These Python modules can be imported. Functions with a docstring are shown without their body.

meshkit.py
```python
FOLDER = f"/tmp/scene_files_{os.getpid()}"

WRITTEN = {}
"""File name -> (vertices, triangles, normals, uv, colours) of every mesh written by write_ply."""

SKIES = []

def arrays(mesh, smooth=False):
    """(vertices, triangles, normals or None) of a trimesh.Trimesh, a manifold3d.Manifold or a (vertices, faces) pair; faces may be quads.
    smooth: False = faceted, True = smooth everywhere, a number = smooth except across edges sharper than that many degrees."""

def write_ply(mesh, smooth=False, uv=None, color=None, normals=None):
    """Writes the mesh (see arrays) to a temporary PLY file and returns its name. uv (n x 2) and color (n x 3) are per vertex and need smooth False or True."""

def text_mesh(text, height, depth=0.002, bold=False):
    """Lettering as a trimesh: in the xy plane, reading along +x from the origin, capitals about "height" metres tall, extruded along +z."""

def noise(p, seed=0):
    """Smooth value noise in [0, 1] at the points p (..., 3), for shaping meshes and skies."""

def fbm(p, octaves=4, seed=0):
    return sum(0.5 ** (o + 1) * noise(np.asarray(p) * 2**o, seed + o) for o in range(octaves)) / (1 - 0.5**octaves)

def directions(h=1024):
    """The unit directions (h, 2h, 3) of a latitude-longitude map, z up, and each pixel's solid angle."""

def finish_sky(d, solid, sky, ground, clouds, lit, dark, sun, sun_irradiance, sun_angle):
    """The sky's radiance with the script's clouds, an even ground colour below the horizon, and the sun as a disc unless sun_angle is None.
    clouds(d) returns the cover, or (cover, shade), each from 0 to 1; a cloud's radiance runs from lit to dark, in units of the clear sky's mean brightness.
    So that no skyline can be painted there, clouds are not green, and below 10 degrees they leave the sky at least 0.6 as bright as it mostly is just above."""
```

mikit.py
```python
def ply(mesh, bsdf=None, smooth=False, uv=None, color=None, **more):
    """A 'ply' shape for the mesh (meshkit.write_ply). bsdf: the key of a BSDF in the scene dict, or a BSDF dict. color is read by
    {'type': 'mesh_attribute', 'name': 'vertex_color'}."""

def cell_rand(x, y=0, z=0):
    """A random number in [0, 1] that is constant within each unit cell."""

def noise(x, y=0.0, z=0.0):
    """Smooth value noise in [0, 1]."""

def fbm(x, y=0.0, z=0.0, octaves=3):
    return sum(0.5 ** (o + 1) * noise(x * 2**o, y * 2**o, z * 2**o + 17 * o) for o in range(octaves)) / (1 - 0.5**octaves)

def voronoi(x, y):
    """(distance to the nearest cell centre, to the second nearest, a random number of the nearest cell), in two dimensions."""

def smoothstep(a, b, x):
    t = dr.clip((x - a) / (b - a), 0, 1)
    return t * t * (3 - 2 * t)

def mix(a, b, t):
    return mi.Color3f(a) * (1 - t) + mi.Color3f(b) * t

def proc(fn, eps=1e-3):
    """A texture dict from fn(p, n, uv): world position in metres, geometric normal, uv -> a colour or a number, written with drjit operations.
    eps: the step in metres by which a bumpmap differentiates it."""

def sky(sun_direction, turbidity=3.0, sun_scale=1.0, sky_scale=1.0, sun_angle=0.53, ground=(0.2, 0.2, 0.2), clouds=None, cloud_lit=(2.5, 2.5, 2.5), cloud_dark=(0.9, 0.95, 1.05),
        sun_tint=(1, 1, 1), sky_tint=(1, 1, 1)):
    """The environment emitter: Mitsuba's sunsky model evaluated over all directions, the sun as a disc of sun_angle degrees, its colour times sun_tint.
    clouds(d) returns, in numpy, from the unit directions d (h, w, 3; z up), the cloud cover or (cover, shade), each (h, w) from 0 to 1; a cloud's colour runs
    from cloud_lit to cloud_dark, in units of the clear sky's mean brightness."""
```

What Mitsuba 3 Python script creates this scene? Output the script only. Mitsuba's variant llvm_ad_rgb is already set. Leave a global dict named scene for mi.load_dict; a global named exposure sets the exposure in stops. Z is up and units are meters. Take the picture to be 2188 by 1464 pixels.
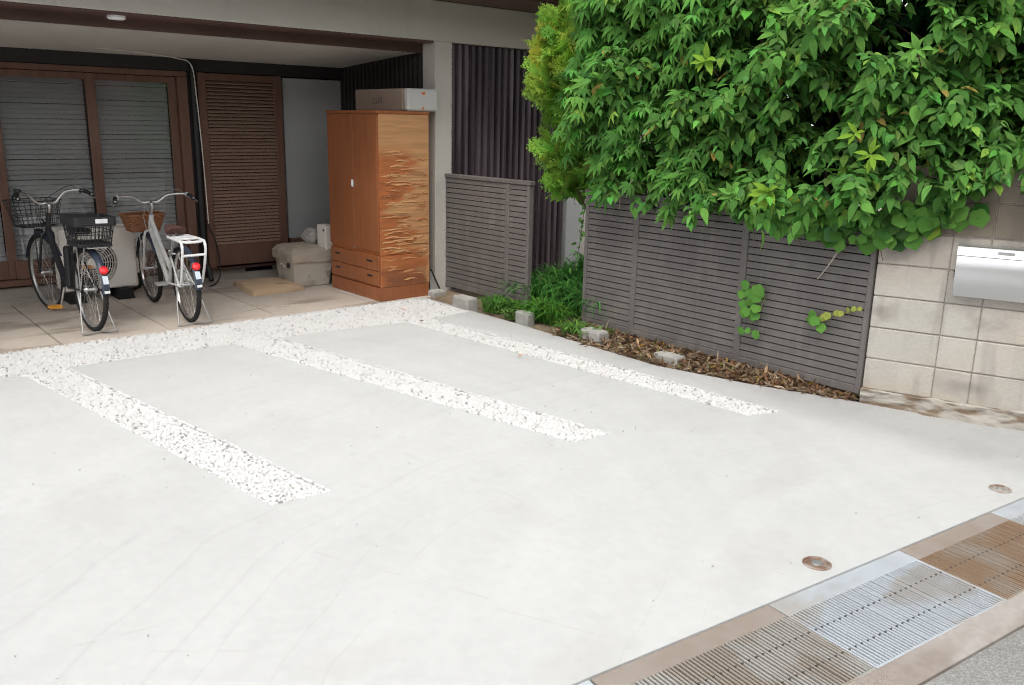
import math, random
import numpy as np, trimesh, drjit as dr, mitsuba as mi
import manifold3d as m3
from shapely.geometry import Polygon, box as sbox
import mikit, meshkit
from mikit import noise, fbm, voronoi, cell_rand, smoothstep, mix, proc

T = mi.ScalarTransform4f
rng = np.random.default_rng(7)
random.seed(7)
scene, labels = {}, {}

# ------------------------------------------------------------------ camera, light
PITCH, ROLL, AZX = math.radians(14.195), math.radians(1.169), math.radians(49.6)
CAM = np.array([0.0, 0.0, 1.678])
_fw = np.array([math.cos(AZX), math.sin(AZX), 0]); _rt = np.array([math.sin(AZX), -math.cos(AZX), 0])
FWD = math.cos(PITCH) * _fw - math.sin(PITCH) * np.array([0, 0, 1.0])
_u0 = math.sin(PITCH) * _fw + math.cos(PITCH) * np.array([0, 0, 1.0])
UP = -math.sin(ROLL) * _rt + math.cos(ROLL) * _u0
scene['camera'] = {'type': 'perspective', 'fov': 61.24, 'fov_axis': 'x', 'near_clip': 0.05, 'far_clip': 2000.0,
                   'to_world': T().look_at(origin=CAM.tolist(), target=(CAM + FWD).tolist(), up=UP.tolist())}
scene['sky_light'] = mikit.sky([-0.50, -0.42, 0.9], turbidity=3, sun_scale=0.27, sun_angle=24, sun_tint=(.86, .98, 1.16), clouds=lambda d: 1.0,
                               cloud_lit=(2.5, 2.5, 2.5), cloud_dark=(0.9, 0.95, 1.05))
exposure = 2.75

# ------------------------------------------------------------------ helpers
def uniq(key):
    if key not in scene: return key
    k = 1
    while f'{key}_{k:03d}' in scene: k += 1
    return f'{key}_{k:03d}'

def add(key, mesh, mat, smooth=False, label=None, color=None, kind=None, **kw):
    key = uniq(key)
    scene[key] = mikit.ply(mesh, mat, smooth=smooth, color=color, **kw)
    d = {}
    if label: d['label'] = label
    if kind: d['kind'] = kind
    if d: labels[key] = d
    return key

_used = set()
def thing(key, label, cat, group=None, kind=None):
    k, n = key, 0
    while k in _used: n += 1; k = f'{key}_{n:03d}'
    _used.add(k)
    labels[k] = {'label': label, 'category': cat}
    if group: labels[k]['group'] = group
    if kind: labels[k]['kind'] = kind
    return k

def setting(key, mesh, mat, **kw):
    k = add(key, mesh, mat, **kw); _used.add(k)
    labels[k] = {'kind': 'structure'}
    return k

def bx(x0, y0, z0, x1, y1, z1, b=0.0):
    x0, x1 = min(x0, x1), max(x0, x1); y0, y1 = min(y0, y1), max(y0, y1); z0, z1 = min(z0, z1), max(z0, z1)
    if b <= 0:
        m = trimesh.creation.box(extents=(x1 - x0, y1 - y0, z1 - z0)); m.apply_translation(((x0 + x1) / 2, (y0 + y1) / 2, (z0 + z1) / 2)); return m
    b = min(b, (x1 - x0) * .45, (y1 - y0) * .45, (z1 - z0) * .45)
    pts = []
    for sx in (0, 1):
        for sy in (0, 1):
            for sz in (0, 1):
                c = np.array([(x0, x1)[sx], (y0, y1)[sy], (z0, z1)[sz]]); s = np.array([1 - 2 * sx, 1 - 2 * sy, 1 - 2 * sz]) * b
                for a in range(3):
                    q = c + s; q[a] = c[a]; pts.append(q)
    return hull(np.array(pts))

def hull(pts):
    m = m3.Manifold.hull_points(np.asarray(pts, float)).to_mesh()
    return trimesh.Trimesh(m.vert_properties[:, :3], m.tri_verts, process=False)

def cat(ms): return trimesh.util.concatenate(list(ms))

def tube(pts, r, n=8, closed=False, caps=True):
    p = np.asarray(pts, float); k = len(p); r = np.atleast_1d(np.asarray(r, float))
    r = np.interp(np.linspace(0, 1, k), np.linspace(0, 1, len(r)), r)
    if closed: t = np.roll(p, -1, 0) - np.roll(p, 1, 0)
    else: t = np.gradient(p, axis=0)
    t /= np.linalg.norm(t, axis=1, keepdims=True) + 1e-12
    a = np.cross(t[0], [0, 0, 1.0] if abs(t[0][2]) < .9 else [1.0, 0, 0]); a /= np.linalg.norm(a)
    A = [a]
    for i in range(1, k):
        a = A[-1] - t[i] * (A[-1] @ t[i]); a /= np.linalg.norm(a) + 1e-12; A.append(a)
    A = np.array(A); B = np.cross(t, A); ang = np.arange(n) * 2 * np.pi / n
    v = p[:, None] + r[:, None, None] * (np.cos(ang)[None, :, None] * A[:, None] + np.sin(ang)[None, :, None] * B[:, None])
    v = v.reshape(-1, 3); f = []
    for i in range(k if closed else k - 1):
        j = (i + 1) % k
        for s in range(n):
            s2 = (s + 1) % n
            f += [[i * n + s, i * n + s2, j * n + s2], [i * n + s, j * n + s2, j * n + s]]
    if caps and not closed:
        v = np.vstack([v, p[:1], p[-1:]]); c0, c1 = len(v) - 2, len(v) - 1
        for s in range(n):
            s2 = (s + 1) % n
            f += [[c0, s2, s], [c1, (k - 1) * n + s, (k - 1) * n + s2]]
    return trimesh.Trimesh(v, f, process=False)

def curve(pts, n=24):
    """Catmull-Rom through the points."""
    p = np.asarray(pts, float); p = np.vstack([2 * p[0] - p[1], p, 2 * p[-1] - p[-2]]); out = []
    m = max(2, n // (len(p) - 3))
    for i in range(1, len(p) - 2):
        for s in np.linspace(0, 1, m, endpoint=False):
            a, b, c, d = p[i - 1:i + 3]
            out.append(.5 * (2 * b + (c - a) * s + (2 * a - 5 * b + 4 * c - d) * s**2 + (3 * b - a - 3 * c + d) * s**3))
    out.append(p[-2]); return np.array(out)

def lathe(prof, n=32):
    """Profile of (r, z), about z."""
    prof = np.asarray(prof, float); ang = np.arange(n) * 2 * np.pi / n
    v = np.stack([prof[:, None, 0] * np.cos(ang), prof[:, None, 0] * np.sin(ang), np.broadcast_to(prof[:, None, 1], (len(prof), n))], -1).reshape(-1, 3)
    f = []
    for i in range(len(prof) - 1):
        for s in range(n):
            s2 = (s + 1) % n
            f += [[i * n + s, i * n + s2, (i + 1) * n + s2], [i * n + s, (i + 1) * n + s2, (i + 1) * n + s]]
    return trimesh.Trimesh(v, f, process=False)

def prism(poly, z0, z1):
    m = trimesh.creation.extrude_polygon(poly, z1 - z0, engine='earcut'); m.apply_translation((0, 0, z0)); return m

def xf(mesh, M):
    m = mesh.copy(); m.apply_transform(M); return m

def frame_mat(ex, ey, ez, o):
    M = np.eye(4); M[:3, 0], M[:3, 1], M[:3, 2], M[:3, 3] = ex, ey, ez, o; return M

def grid_box(x0, x1, z0, z1, nx, nz):
    """A grid in xz at y=0, normals to -y."""
    X, Zz = np.meshgrid(np.linspace(x0, x1, nx), np.linspace(z0, z1, nz), indexing='ij')
    v = np.stack([X, X * 0, Zz], -1).reshape(-1, 3); f = []
    for i in range(nx - 1):
        for j in range(nz - 1):
            a, b, c, d = i * nz + j, (i + 1) * nz + j, (i + 1) * nz + j + 1, i * nz + j + 1
            f += [[a, b, c], [a, c, d]]
    return trimesh.Trimesh(v, f, process=False)

def batch(tv, tf, M):
    """One mesh of len(M) copies of a template, M (n, 3, 4)."""
    v = np.einsum('nij,vj->nvi', M[:, :, :3], tv) + M[:, None, :, 3]
    f = tf[None] + (np.arange(len(M)) * len(tv))[:, None, None]
    return v.reshape(-1, 3), f.reshape(-1, 3)

def mats(o, ex, ey, ez, s):
    """(n,3,4) from origins, axes and a scale (n,) or (n,3)."""
    s = np.asarray(s, float)
    if s.ndim == 1: s = np.repeat(s[:, None], 3, 1)
    return np.stack([ex * s[:, :1], ey * s[:, 1:2], ez * s[:, 2:], o], -1)

def unit(v): return v / (np.linalg.norm(v, axis=-1, keepdims=True) + 1e-12)

# ------------------------------------------------------------------ materials
def M(name, color, rough=0.6, spec=0.4, metal=0.0, bump=None, bscale=1.0, clear=0.0, **kw):
    col = color if isinstance(color, dict) else {'type': 'rgb', 'value': list(color)}
    rg = rough if isinstance(rough, dict) else float(rough)
    b = {'type': 'principled', 'base_color': col, 'roughness': rg, 'specular': float(spec), 'metallic': float(metal), **kw}
    if clear: b['clearcoat'] = clear; b['clearcoat_gloss'] = 0.9
    if bump is not None: b = {'type': 'bumpmap', 'nested_texture': bump, 'scale': float(bscale), 'nested_bsdf': b}
    scene[name] = {'type': 'twosided', 'bsdf': b}
    return name

def seg(p, a, b, w):
    ax, ay = a; dx, dy = b[0] - a[0], b[1] - a[1]; L = dx * dx + dy * dy
    t = dr.clip(((p.x - ax) * dx + (p.y - ay) * dy) / L, 0, 1)
    d = dr.sqrt(dr.square(p.x - ax - t * dx) + dr.square(p.y - ay - t * dy))
    d = d + 0.012 * (noise(p.x * 14, p.y * 14) - .5)
    return 1 - smoothstep(w * .4, w, dr.abs(d))

def concrete_col(p, n, uv):
    k = fbm(p.x * .9 + 3, p.y * .9, 0, 4); g = fbm(p.x * 30, p.y * 30, 1, 2)
    r1 = dr.sqrt(dr.square(p.x - 0.2) + dr.square(p.y - 4.3)); r2 = dr.sqrt(dr.square(p.x - 3.4) + dr.square(p.y + .6))
    tr = noise(r1 * 9 + 2 * k, 0.3) * .5 + noise(r2 * 7 + 2 * k, 3.3) * .5
    fence_band = smoothstep(4.3, 4.9, p.x + .6 * (k - .5))                      # greyer towards the fence
    v = .46 + .05 * (k - .5) + .035 * (tr - .5) + .025 * (g - .5) - .10 * fence_band
    st = smoothstep(.60, .78, fbm(p.x * 1.7 + 9, p.y * 2.3 + 4, 5, 3))
    c = mix(mi.Color3f(v * .985, v * 1.0, v * 1.005), mi.Color3f(v * .86, v * .855, v * .83), st * .3)
    rid = 1 - smoothstep(.0, .035, dr.abs(noise(r2 * 5.5 + 1.5 * k, 7.7) - .5)); rid = rid * smoothstep(.5, .62, fbm(p.x * 1.3 + 20, p.y * 1.3, 8, 2))
    pit = smoothstep(.72, .80, fbm(p.x * 9, p.y * 9, 2, 3))
    c = c * (1 - .045 * rid - .025 * pit)
    crack = seg(p, (1.45, 2.9), (1.78, 2.2), .004) + seg(p, (.72, 2.62), (.98, 2.42), .004) + seg(p, (2.4, 3.1), (2.45, 2.35), .003) + seg(p, (.55, 2.8), (.8, 2.75), .005) + seg(p, (1.75, 2.15), (1.92, 1.8), .003)
    return mix(c, mi.Color3f(.33, .32, .31), dr.clip(crack, 0, 1) * .22)

M('mat_concrete', proc(concrete_col), .75, .3, bump=proc(lambda p, n, uv: fbm(p.x * 60, p.y * 60, p.z * 60, 3) * .0012 + .003 * fbm(p.x * 4, p.y * 4, 0, 2)), bscale=1.0)

def patio_col(p, n, uv):
    k = fbm(p.x * 2.2, p.y * 2.2, 0, 4); g = fbm(p.x * 45, p.y * 45, 0, 2)
    st = smoothstep(.52, .75, fbm(p.x * 1.6 + 4, p.y * 5.0 + 7, 2, 4))
    slab = cell_rand(dr.floor((p.x - .6) / .9), dr.floor(p.y / 1.9), 5)
    c = mi.Color3f(.42, .37, .325) * (.88 + .25 * k + .12 * (g - .5) + .08 * (slab - .5))
    c = mix(c, mi.Color3f(.17, .14, .12), st * .6)
    crack = seg(p, (.9, 7.75), (2.1, 7.95), .006) + seg(p, (2.75, 7.25), (3.35, 7.4), .006) + seg(p, (3.2, 7.6), (3.5, 7.3), .005)
    return mix(c, mi.Color3f(.13, .11, .10), dr.clip(crack, 0, 1) * .8)
M('mat_patio', proc(patio_col), .8, .25, bump=proc(lambda p, n, uv: fbm(p.x * 40, p.y * 40, p.z * 40, 3) * .002))

def asphalt_col(p, n, uv):
    d, d2, w = voronoi(p.x * 210, p.y * 210)
    k = fbm(p.x * 2, p.y * 2, 0, 3)
    return mi.Color3f(1.0, .99, .97) * (.17 + .13 * w * w + .06 * k)
M('mat_asphalt', proc(asphalt_col), .85, .3, bump=proc(lambda p, n, uv: voronoi(p.x * 210, p.y * 210)[0] * .004))
M('mat_curb', proc(lambda p, n, uv: mix(mi.Color3f(.25, .215, .195), mi.Color3f(.32, .295, .28), smoothstep(.35, .7, fbm(p.x * 3, p.y * 9, 0, 3))) * (.9 + .2 * fbm(p.x * 50, p.y * 50, 0, 2))), .8, .3)
M('mat_soil', proc(lambda p, n, uv: mix(mi.Color3f(.10, .075, .05), mi.Color3f(.24, .19, .14), fbm(p.x * 6, p.y * 6, 0, 4)) * (.7 + .6 * fbm(p.x * 60, p.y * 60, 0, 2))), .95, .1,
  bump=proc(lambda p, n, uv: fbm(p.x * 40, p.y * 40, 0, 3) * .012))
M('mat_earth', (.16, .14, .12), .95, .1)
M('mat_gravel_bed', proc(lambda p, n, uv: mi.Color3f(.58, .58, .59) * (.7 + .5 * fbm(p.x * 70, p.y * 70, 0, 2))), .9, .1)
M('mat_pebble', {'type': 'mesh_attribute', 'name': 'vertex_color'}, .7, .35)

def plaster_col(p, n, uv):
    k = fbm(p.x * 1.3 + p.y, p.z * 1.3, p.y, 3); g = fbm(p.x * 70, p.y * 70, p.z * 70, 2)
    drip = smoothstep(.55, .85, fbm(p.x * 7, p.y * 7, p.z * .7, 3))
    return mi.Color3f(.50, .48, .445) * (.93 + .1 * k + .05 * (g - .5)) * (1 - .10 * drip)
M('mat_plaster', proc(plaster_col), .85, .2, bump=proc(lambda p, n, uv: fbm(p.x * 90, p.y * 90, p.z * 90, 2) * .0015))
M('mat_white_wall', proc(lambda p, n, uv: mi.Color3f(.40, .42, .425) * (.95 + .1 * fbm(p.x * 2, p.z * 2, p.y * 2, 3))), .7, .3)
M('mat_ceiling', proc(lambda p, n, uv: mi.Color3f(.36, .34, .31) * (.92 + .15 * fbm(p.x * 1.5, p.y * 1.5, 0, 3))), .8, .2)
M('mat_dark_brown', proc(lambda p, n, uv: mi.Color3f(.085, .045, .04) * (.8 + .4 * fbm(p.x * 3, p.y * 3, p.z * 3, 3))), .5, .4)
def brown_col(p, n, uv):
    k = fbm(p.x * 30, p.y * 30, p.z * 2.5, 3); d = smoothstep(.5, .8, fbm(p.x * 3, p.y * 3, p.z * 2, 3))
    return mix(mi.Color3f(.150, .080, .058) * (.8 + .4 * k), mi.Color3f(.19, .13, .105), d * .35)
M('mat_brown', proc(brown_col), .45, .4)
M('mat_louvre', proc(lambda p, n, uv: mi.Color3f(.31, .21, .16) * (.8 + .4 * fbm(p.x * 4, p.y * 30, p.z * 20, 3))), .5, .4)
M('mat_black_metal', (.022, .021, .024), .4, .4)
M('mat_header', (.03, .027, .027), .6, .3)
def corr_col(p, n, uv):
    k = fbm(p.x * 25, p.y * 25, p.z * .9, 3)
    return mix(mi.Color3f(.045, .034, .042), mi.Color3f(.125, .10, .115), smoothstep(.35, .8, k))
M('mat_corrugated', proc(corr_col), .38, .5)
def fence_col(p, n, uv):
    k = fbm(p.y * 1.6, p.z * 2.0, p.x, 3); s = fbm(p.y * 3, p.z * 60, 0, 2)
    dust = smoothstep(.5, .8, fbm(p.y * 9 + 3, p.z * 5, 1, 3))
    dust = dr.clip(dust + .8 * smoothstep(.58, .8, fbm(p.y * 22, p.z * 1.4, 4, 3)), 0, 1)
    return mix(mi.Color3f(.128, .117, .115) * (.85 + .3 * k + .1 * (s - .5)), mi.Color3f(.24, .225, .21), dust * .22)
M('mat_fence', proc(fence_col), .42, .45)
M('mat_dark_grey', (.085, .08, .078), .7, .2)
M('mat_gap', (.012, .012, .013), .8, .1)

def block_col(p, n, uv):
    k = fbm(p.x * 1.8, p.y * 1.8, p.z * 1.8, 4); g = fbm(p.x * 80, p.y * 80, p.z * 80, 2)
    bl = cell_rand(dr.floor((2.575 - p.y) / .952 / .2), dr.floor((p.z - .09) / .2), 3)
    c = mix(mi.Color3f(.475, .43, .385), mi.Color3f(.49, .475, .44), smoothstep(.3, .7, k)) * (.96 + .10 * (bl - .5) + .16 * (g - .5))
    st = smoothstep(.50, .74, fbm(p.x * 4 + 5, p.y * 4 + 3, p.z * 5 + 8, 4)) + .5 * smoothstep(.52, .7, fbm(p.x * 14, p.y * 14, p.z * 1.6, 3))
    c = mix(c, mi.Color3f(.27, .25, .23), dr.clip(st * .72, 0, 1))
    old = smoothstep(1.085, 1.095, p.z)
    c = mix(c, mi.Color3f(.21, .175, .14) * (.8 + .5 * k), old * .85)
    low = 1 - smoothstep(.09, .2, p.z + .1 * (k - .5))
    return mix(c, mi.Color3f(.42, .37, .31), low * .4)
M('mat_block', proc(block_col), .9, .15, bump=proc(lambda p, n, uv: fbm(p.x * 90, p.y * 90, p.z * 90, 3) * .006))
M('mat_joint', proc(lambda p, n, uv: mi.Color3f(.26, .235, .21) * (.7 + .6 * fbm(p.x * 40, p.y * 40, p.z * 40, 2))), .95, .1)
M('mat_footing', proc(lambda p, n, uv: mix(mi.Color3f(.40, .375, .34), mi.Color3f(.20, .15, .11), smoothstep(.46, .66, fbm(p.x * 7, p.y * 7, p.z * 16, 4)))), .95, .1,
  bump=proc(lambda p, n, uv: fbm(p.x * 30, p.y * 30, p.z * 50, 4) * .02))
M('mat_steel', proc(lambda p, n, uv: mi.Color3f(.70, .715, .735) * (.96 + .07 * fbm(p.y * 3, p.z * 160, p.x * 3, 2))), .32, .5, metal=.85)
M('mat_steel_dark', (.42, .46, .52), .3, .5, metal=.9)
M('mat_chrome', (.72, .72, .73), .18, .5, metal=.95)
M('mat_alu', (.55, .56, .57), .35, .5, metal=.8)
M('mat_grey_rim', (.42, .42, .41), .4, .5, metal=.4)
M('mat_silver_paint', proc(lambda p, n, uv: mi.Color3f(.62, .63, .63) * (.92 + .12 * fbm(p.x * 9, p.y * 9, p.z * 9, 2))), .3, .5, clear=.5)
M('mat_white_paint', (.78, .79, .80), .35, .5)
M('mat_black_paint', (.018, .020, .026), .22, .5, clear=.8)
M('mat_black_plastic', (.022, .023, .026), .5, .4)
M('mat_navy_plastic', (.035, .045, .075), .35, .5, clear=.3)
M('mat_rubber', (.022, .022, .023), .75, .25)
M('mat_red', (.80, .012, .02), .25, .6, clear=.6)
M('mat_amber', (.62, .28, .04), .4, .5)
M('mat_sticker', (.62, .70, .80), .5, .4)
M('mat_label', (.74, .76, .78), .5, .4)
M('mat_saddle', (.12, .055, .045), .4, .4)
def wicker_col(p, n, uv):
    return mi.Color3f(.27, .12, .06) * (.6 + .8 * fbm(p.x * 60, p.y * 60, p.z * 90, 2))
M('mat_wicker', proc(wicker_col), .7, .3)
M('mat_cream', proc(lambda p, n, uv: mi.Color3f(.80, .775, .72) * (.95 + .08 * fbm(p.x * 3, p.y * 3, p.z * 4, 3))), .5, .4)
M('mat_dark_inside', (.02, .02, .02), .8, .1)
M('mat_blind', proc(lambda p, n, uv: mi.Color3f(.25, .265, .27) * (.85 + .3 * fbm(p.x * 2, p.z * 3, 0, 3))), .55, .4)
scene['mat_glass'] = {'type': 'thindielectric', 'int_ior': 1.5}

def wood_front(p, n, uv):
    k = fbm(p.y * 40, p.z * 3.0, p.x * 40, 3); b = fbm(p.y * 2, p.z * 2, 0, 3)
    return mi.Color3f(.32, .115, .048) * (.78 + .3 * k + .2 * (b - .5))
M('mat_wood', proc(wood_front), .35, .4)
def wood_side(p, n, uv):
    k = fbm(p.x * 5, p.z * 55, p.y * 5, 3)
    edge = 4.30 + .58 * smoothstep(.25, .75, fbm(p.z * 3.5, 2.0, 0, 3)) - .25 * smoothstep(1.0, 1.6, p.z)
    zone = smoothstep(-.05, .12, edge - p.x + .25 * (fbm(p.x * 8, p.z * 26, 1, 3) - .5))
    base = mi.Color3f(.50, .265, .125) * (.78 + .4 * k)                      # bare ply where the face has peeled
    skin = mi.Color3f(.43, .145, .052) * (.75 + .4 * k)
    low = (1 - smoothstep(.16, .44, p.z)) * smoothstep(.42, .55, fbm(p.x * 4, p.z * 5, 3, 3))
    c = mix(base, skin, zone * (1 - smoothstep(1.30, 1.5, p.z)))
    c = mix(c, mi.Color3f(.17, .07, .042), low * .75)
    tear = smoothstep(.62, .70, fbm(p.x * 4, p.z * 42, 6, 3)) * smoothstep(.1, .3, 1.45 - p.z)
    return mix(c, mi.Color3f(.20, .08, .035), tear * .55)
M('mat_wood_side', proc(wood_side), .42, .45, bump=proc(lambda p, n, uv: (fbm(p.x * 5, p.z * 45, 0, 3) * .005 * smoothstep(0, .5, 1.6 - p.z))))
M('mat_peel_pale', proc(lambda p, n, uv: mi.Color3f(.56, .31, .145) * (.7 + .5 * fbm(p.x * 20, p.z * 60, 0, 2))), .7, .2)
M('mat_peel_dark', proc(lambda p, n, uv: mi.Color3f(.36, .12, .045) * (.7 + .5 * fbm(p.x * 20, p.z * 60, 0, 2))), .6, .2)
M('mat_card', proc(lambda p, n, uv: mi.Color3f(.30, .235, .19) * (.85 + .25 * fbm(p.x * 9, p.y * 9, p.z * 9, 3))), .85, .15)
M('mat_card_white', proc(lambda p, n, uv: mi.Color3f(.50, .49, .48) * (.92 + .12 * fbm(p.x * 9, p.y * 9, p.z * 9, 3))), .8, .2)
M('mat_ink', (.13, .10, .085), .8, .1)
M('mat_tape', (.60, .20, .06), .6, .3)
M('mat_foam', proc(lambda p, n, uv: mix(mi.Color3f(.50, .465, .405), mi.Color3f(.33, .29, .24), smoothstep(.5, .75, fbm(p.x * 9, p.y * 9, p.z * 9, 3)))), .8, .2,
  bump=proc(lambda p, n, uv: fbm(p.x * 18, p.y * 18, p.z * 18, 3) * .012))
M('mat_cloth', proc(lambda p, n, uv: mi.Color3f(.44, .385, .32) * (.75 + .4 * fbm(p.x * 12, p.y * 12, p.z * 12, 3))), .9, .1,
  bump=proc(lambda p, n, uv: fbm(p.x * 22, p.y * 22, p.z * 22, 3) * .015))
M('mat_bag', proc(lambda p, n, uv: mi.Color3f(.47, .45, .42) * (.75 + .4 * fbm(p.x * 25, p.y * 25, p.z * 25, 3))), .6, .3)
M('mat_step_stone', proc(lambda p, n, uv: mix(mi.Color3f(.50, .37, .25), mi.Color3f(.30, .22, .16), smoothstep(.45, .75, fbm(p.x * 6, p.y * 6, p.z * 6, 4)))), .85, .2,
  bump=proc(lambda p, n, uv: fbm(p.x * 30, p.y * 30, p.z * 30, 3) * .006))
M('mat_grey_block', proc(lambda p, n, uv: mi.Color3f(.34, .335, .32) * (.75 + .4 * fbm(p.x * 18, p.y * 18, p.z * 18, 3))), .9, .15)
M('mat_foundation', proc(lambda p, n, uv: mi.Color3f(.36, .335, .30) * (.75 + .4 * fbm(p.x * 3, p.y * 3, p.z * 6, 4))), .9, .15)
M('mat_galv', proc(lambda p, n, uv: mix(mi.Color3f(.46, .50, .55), mi.Color3f(.38, .35, .32), .7 * smoothstep(.52, .75, fbm(p.x * 4, p.y * 7, 3, 4))) * (.9 + .18 * fbm(p.x * 9, p.y * 9, p.z * 9, 3))), .45, .5, metal=.3)
M('mat_grey_steel', proc(lambda p, n, uv: mix(mi.Color3f(.37, .36, .345), mi.Color3f(.30, .26, .225), smoothstep(.4, .7, fbm(p.x * 8, p.y * 8, p.z * 8, 3)))), .5, .4, metal=.35)
M('mat_rust', proc(lambda p, n, uv: mix(mi.Color3f(.27, .185, .125), mi.Color3f(.30, .255, .215), smoothstep(.4, .7, fbm(p.x * 5, p.y * 5, p.z * 5, 4)))), .6, .4, metal=.3)
M('mat_rust_rim', proc(lambda p, n, uv: mix(mi.Color3f(.235, .19, .16), mi.Color3f(.30, .27, .25), fbm(p.x * 9, p.y * 9, 0, 3))), .65, .3, metal=.1)
M('mat_cap', proc(lambda p, n, uv: mix(mi.Color3f(.22, .135, .095), mi.Color3f(.42, .38, .35), smoothstep(.35, .65, fbm(p.x * 20, p.y * 20, p.z * 20, 3)))), .5, .4, metal=.4)
M('mat_twig', (.42, .37, .31), .8, .2)
M('mat_bark', proc(lambda p, n, uv: mi.Color3f(.12, .09, .065) * (.6 + .8 * fbm(p.x * 20, p.y * 20, p.z * 6, 3))), .9, .1)

def LEAF(name, color, trans=.5, rough=.38, spec=.5):
    col = color if isinstance(color, dict) else {'type': 'rgb', 'value': list(color)}
    scene[name] = {'type': 'principledthin', 'base_color': col, 'roughness': rough, 'diff_trans': trans, 'eta': 1.7, 'spec_trans': 0.0}
    return name
LEAF('mat_leaf', {'type': 'mesh_attribute', 'name': 'vertex_color'}, .30, .24)
LEAF('mat_leaf_matt', {'type': 'mesh_attribute', 'name': 'vertex_color'}, .6, .6)
LEAF('mat_leaf_a', (.075, .190, .045), .30, .24)
LEAF('mat_leaf_b', (.098, .245, .052), .30, .24)
LEAF('mat_leaf_c', (.135, .31, .065), .35, .26)
LEAF('mat_leaf_young', (.24, .42, .055), .7, .4)
LEAF('mat_leaf_ivy', (.13, .32, .07), .6, .45)
LEAF('mat_leaf_yellow', (.36, .42, .10), .6, .45)

# ------------------------------------------------------------------ ground, driveway, patio, road
setting('ground', bx(-600, -600, -1.2, 600, 600, -.40), 'mat_earth')

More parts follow.
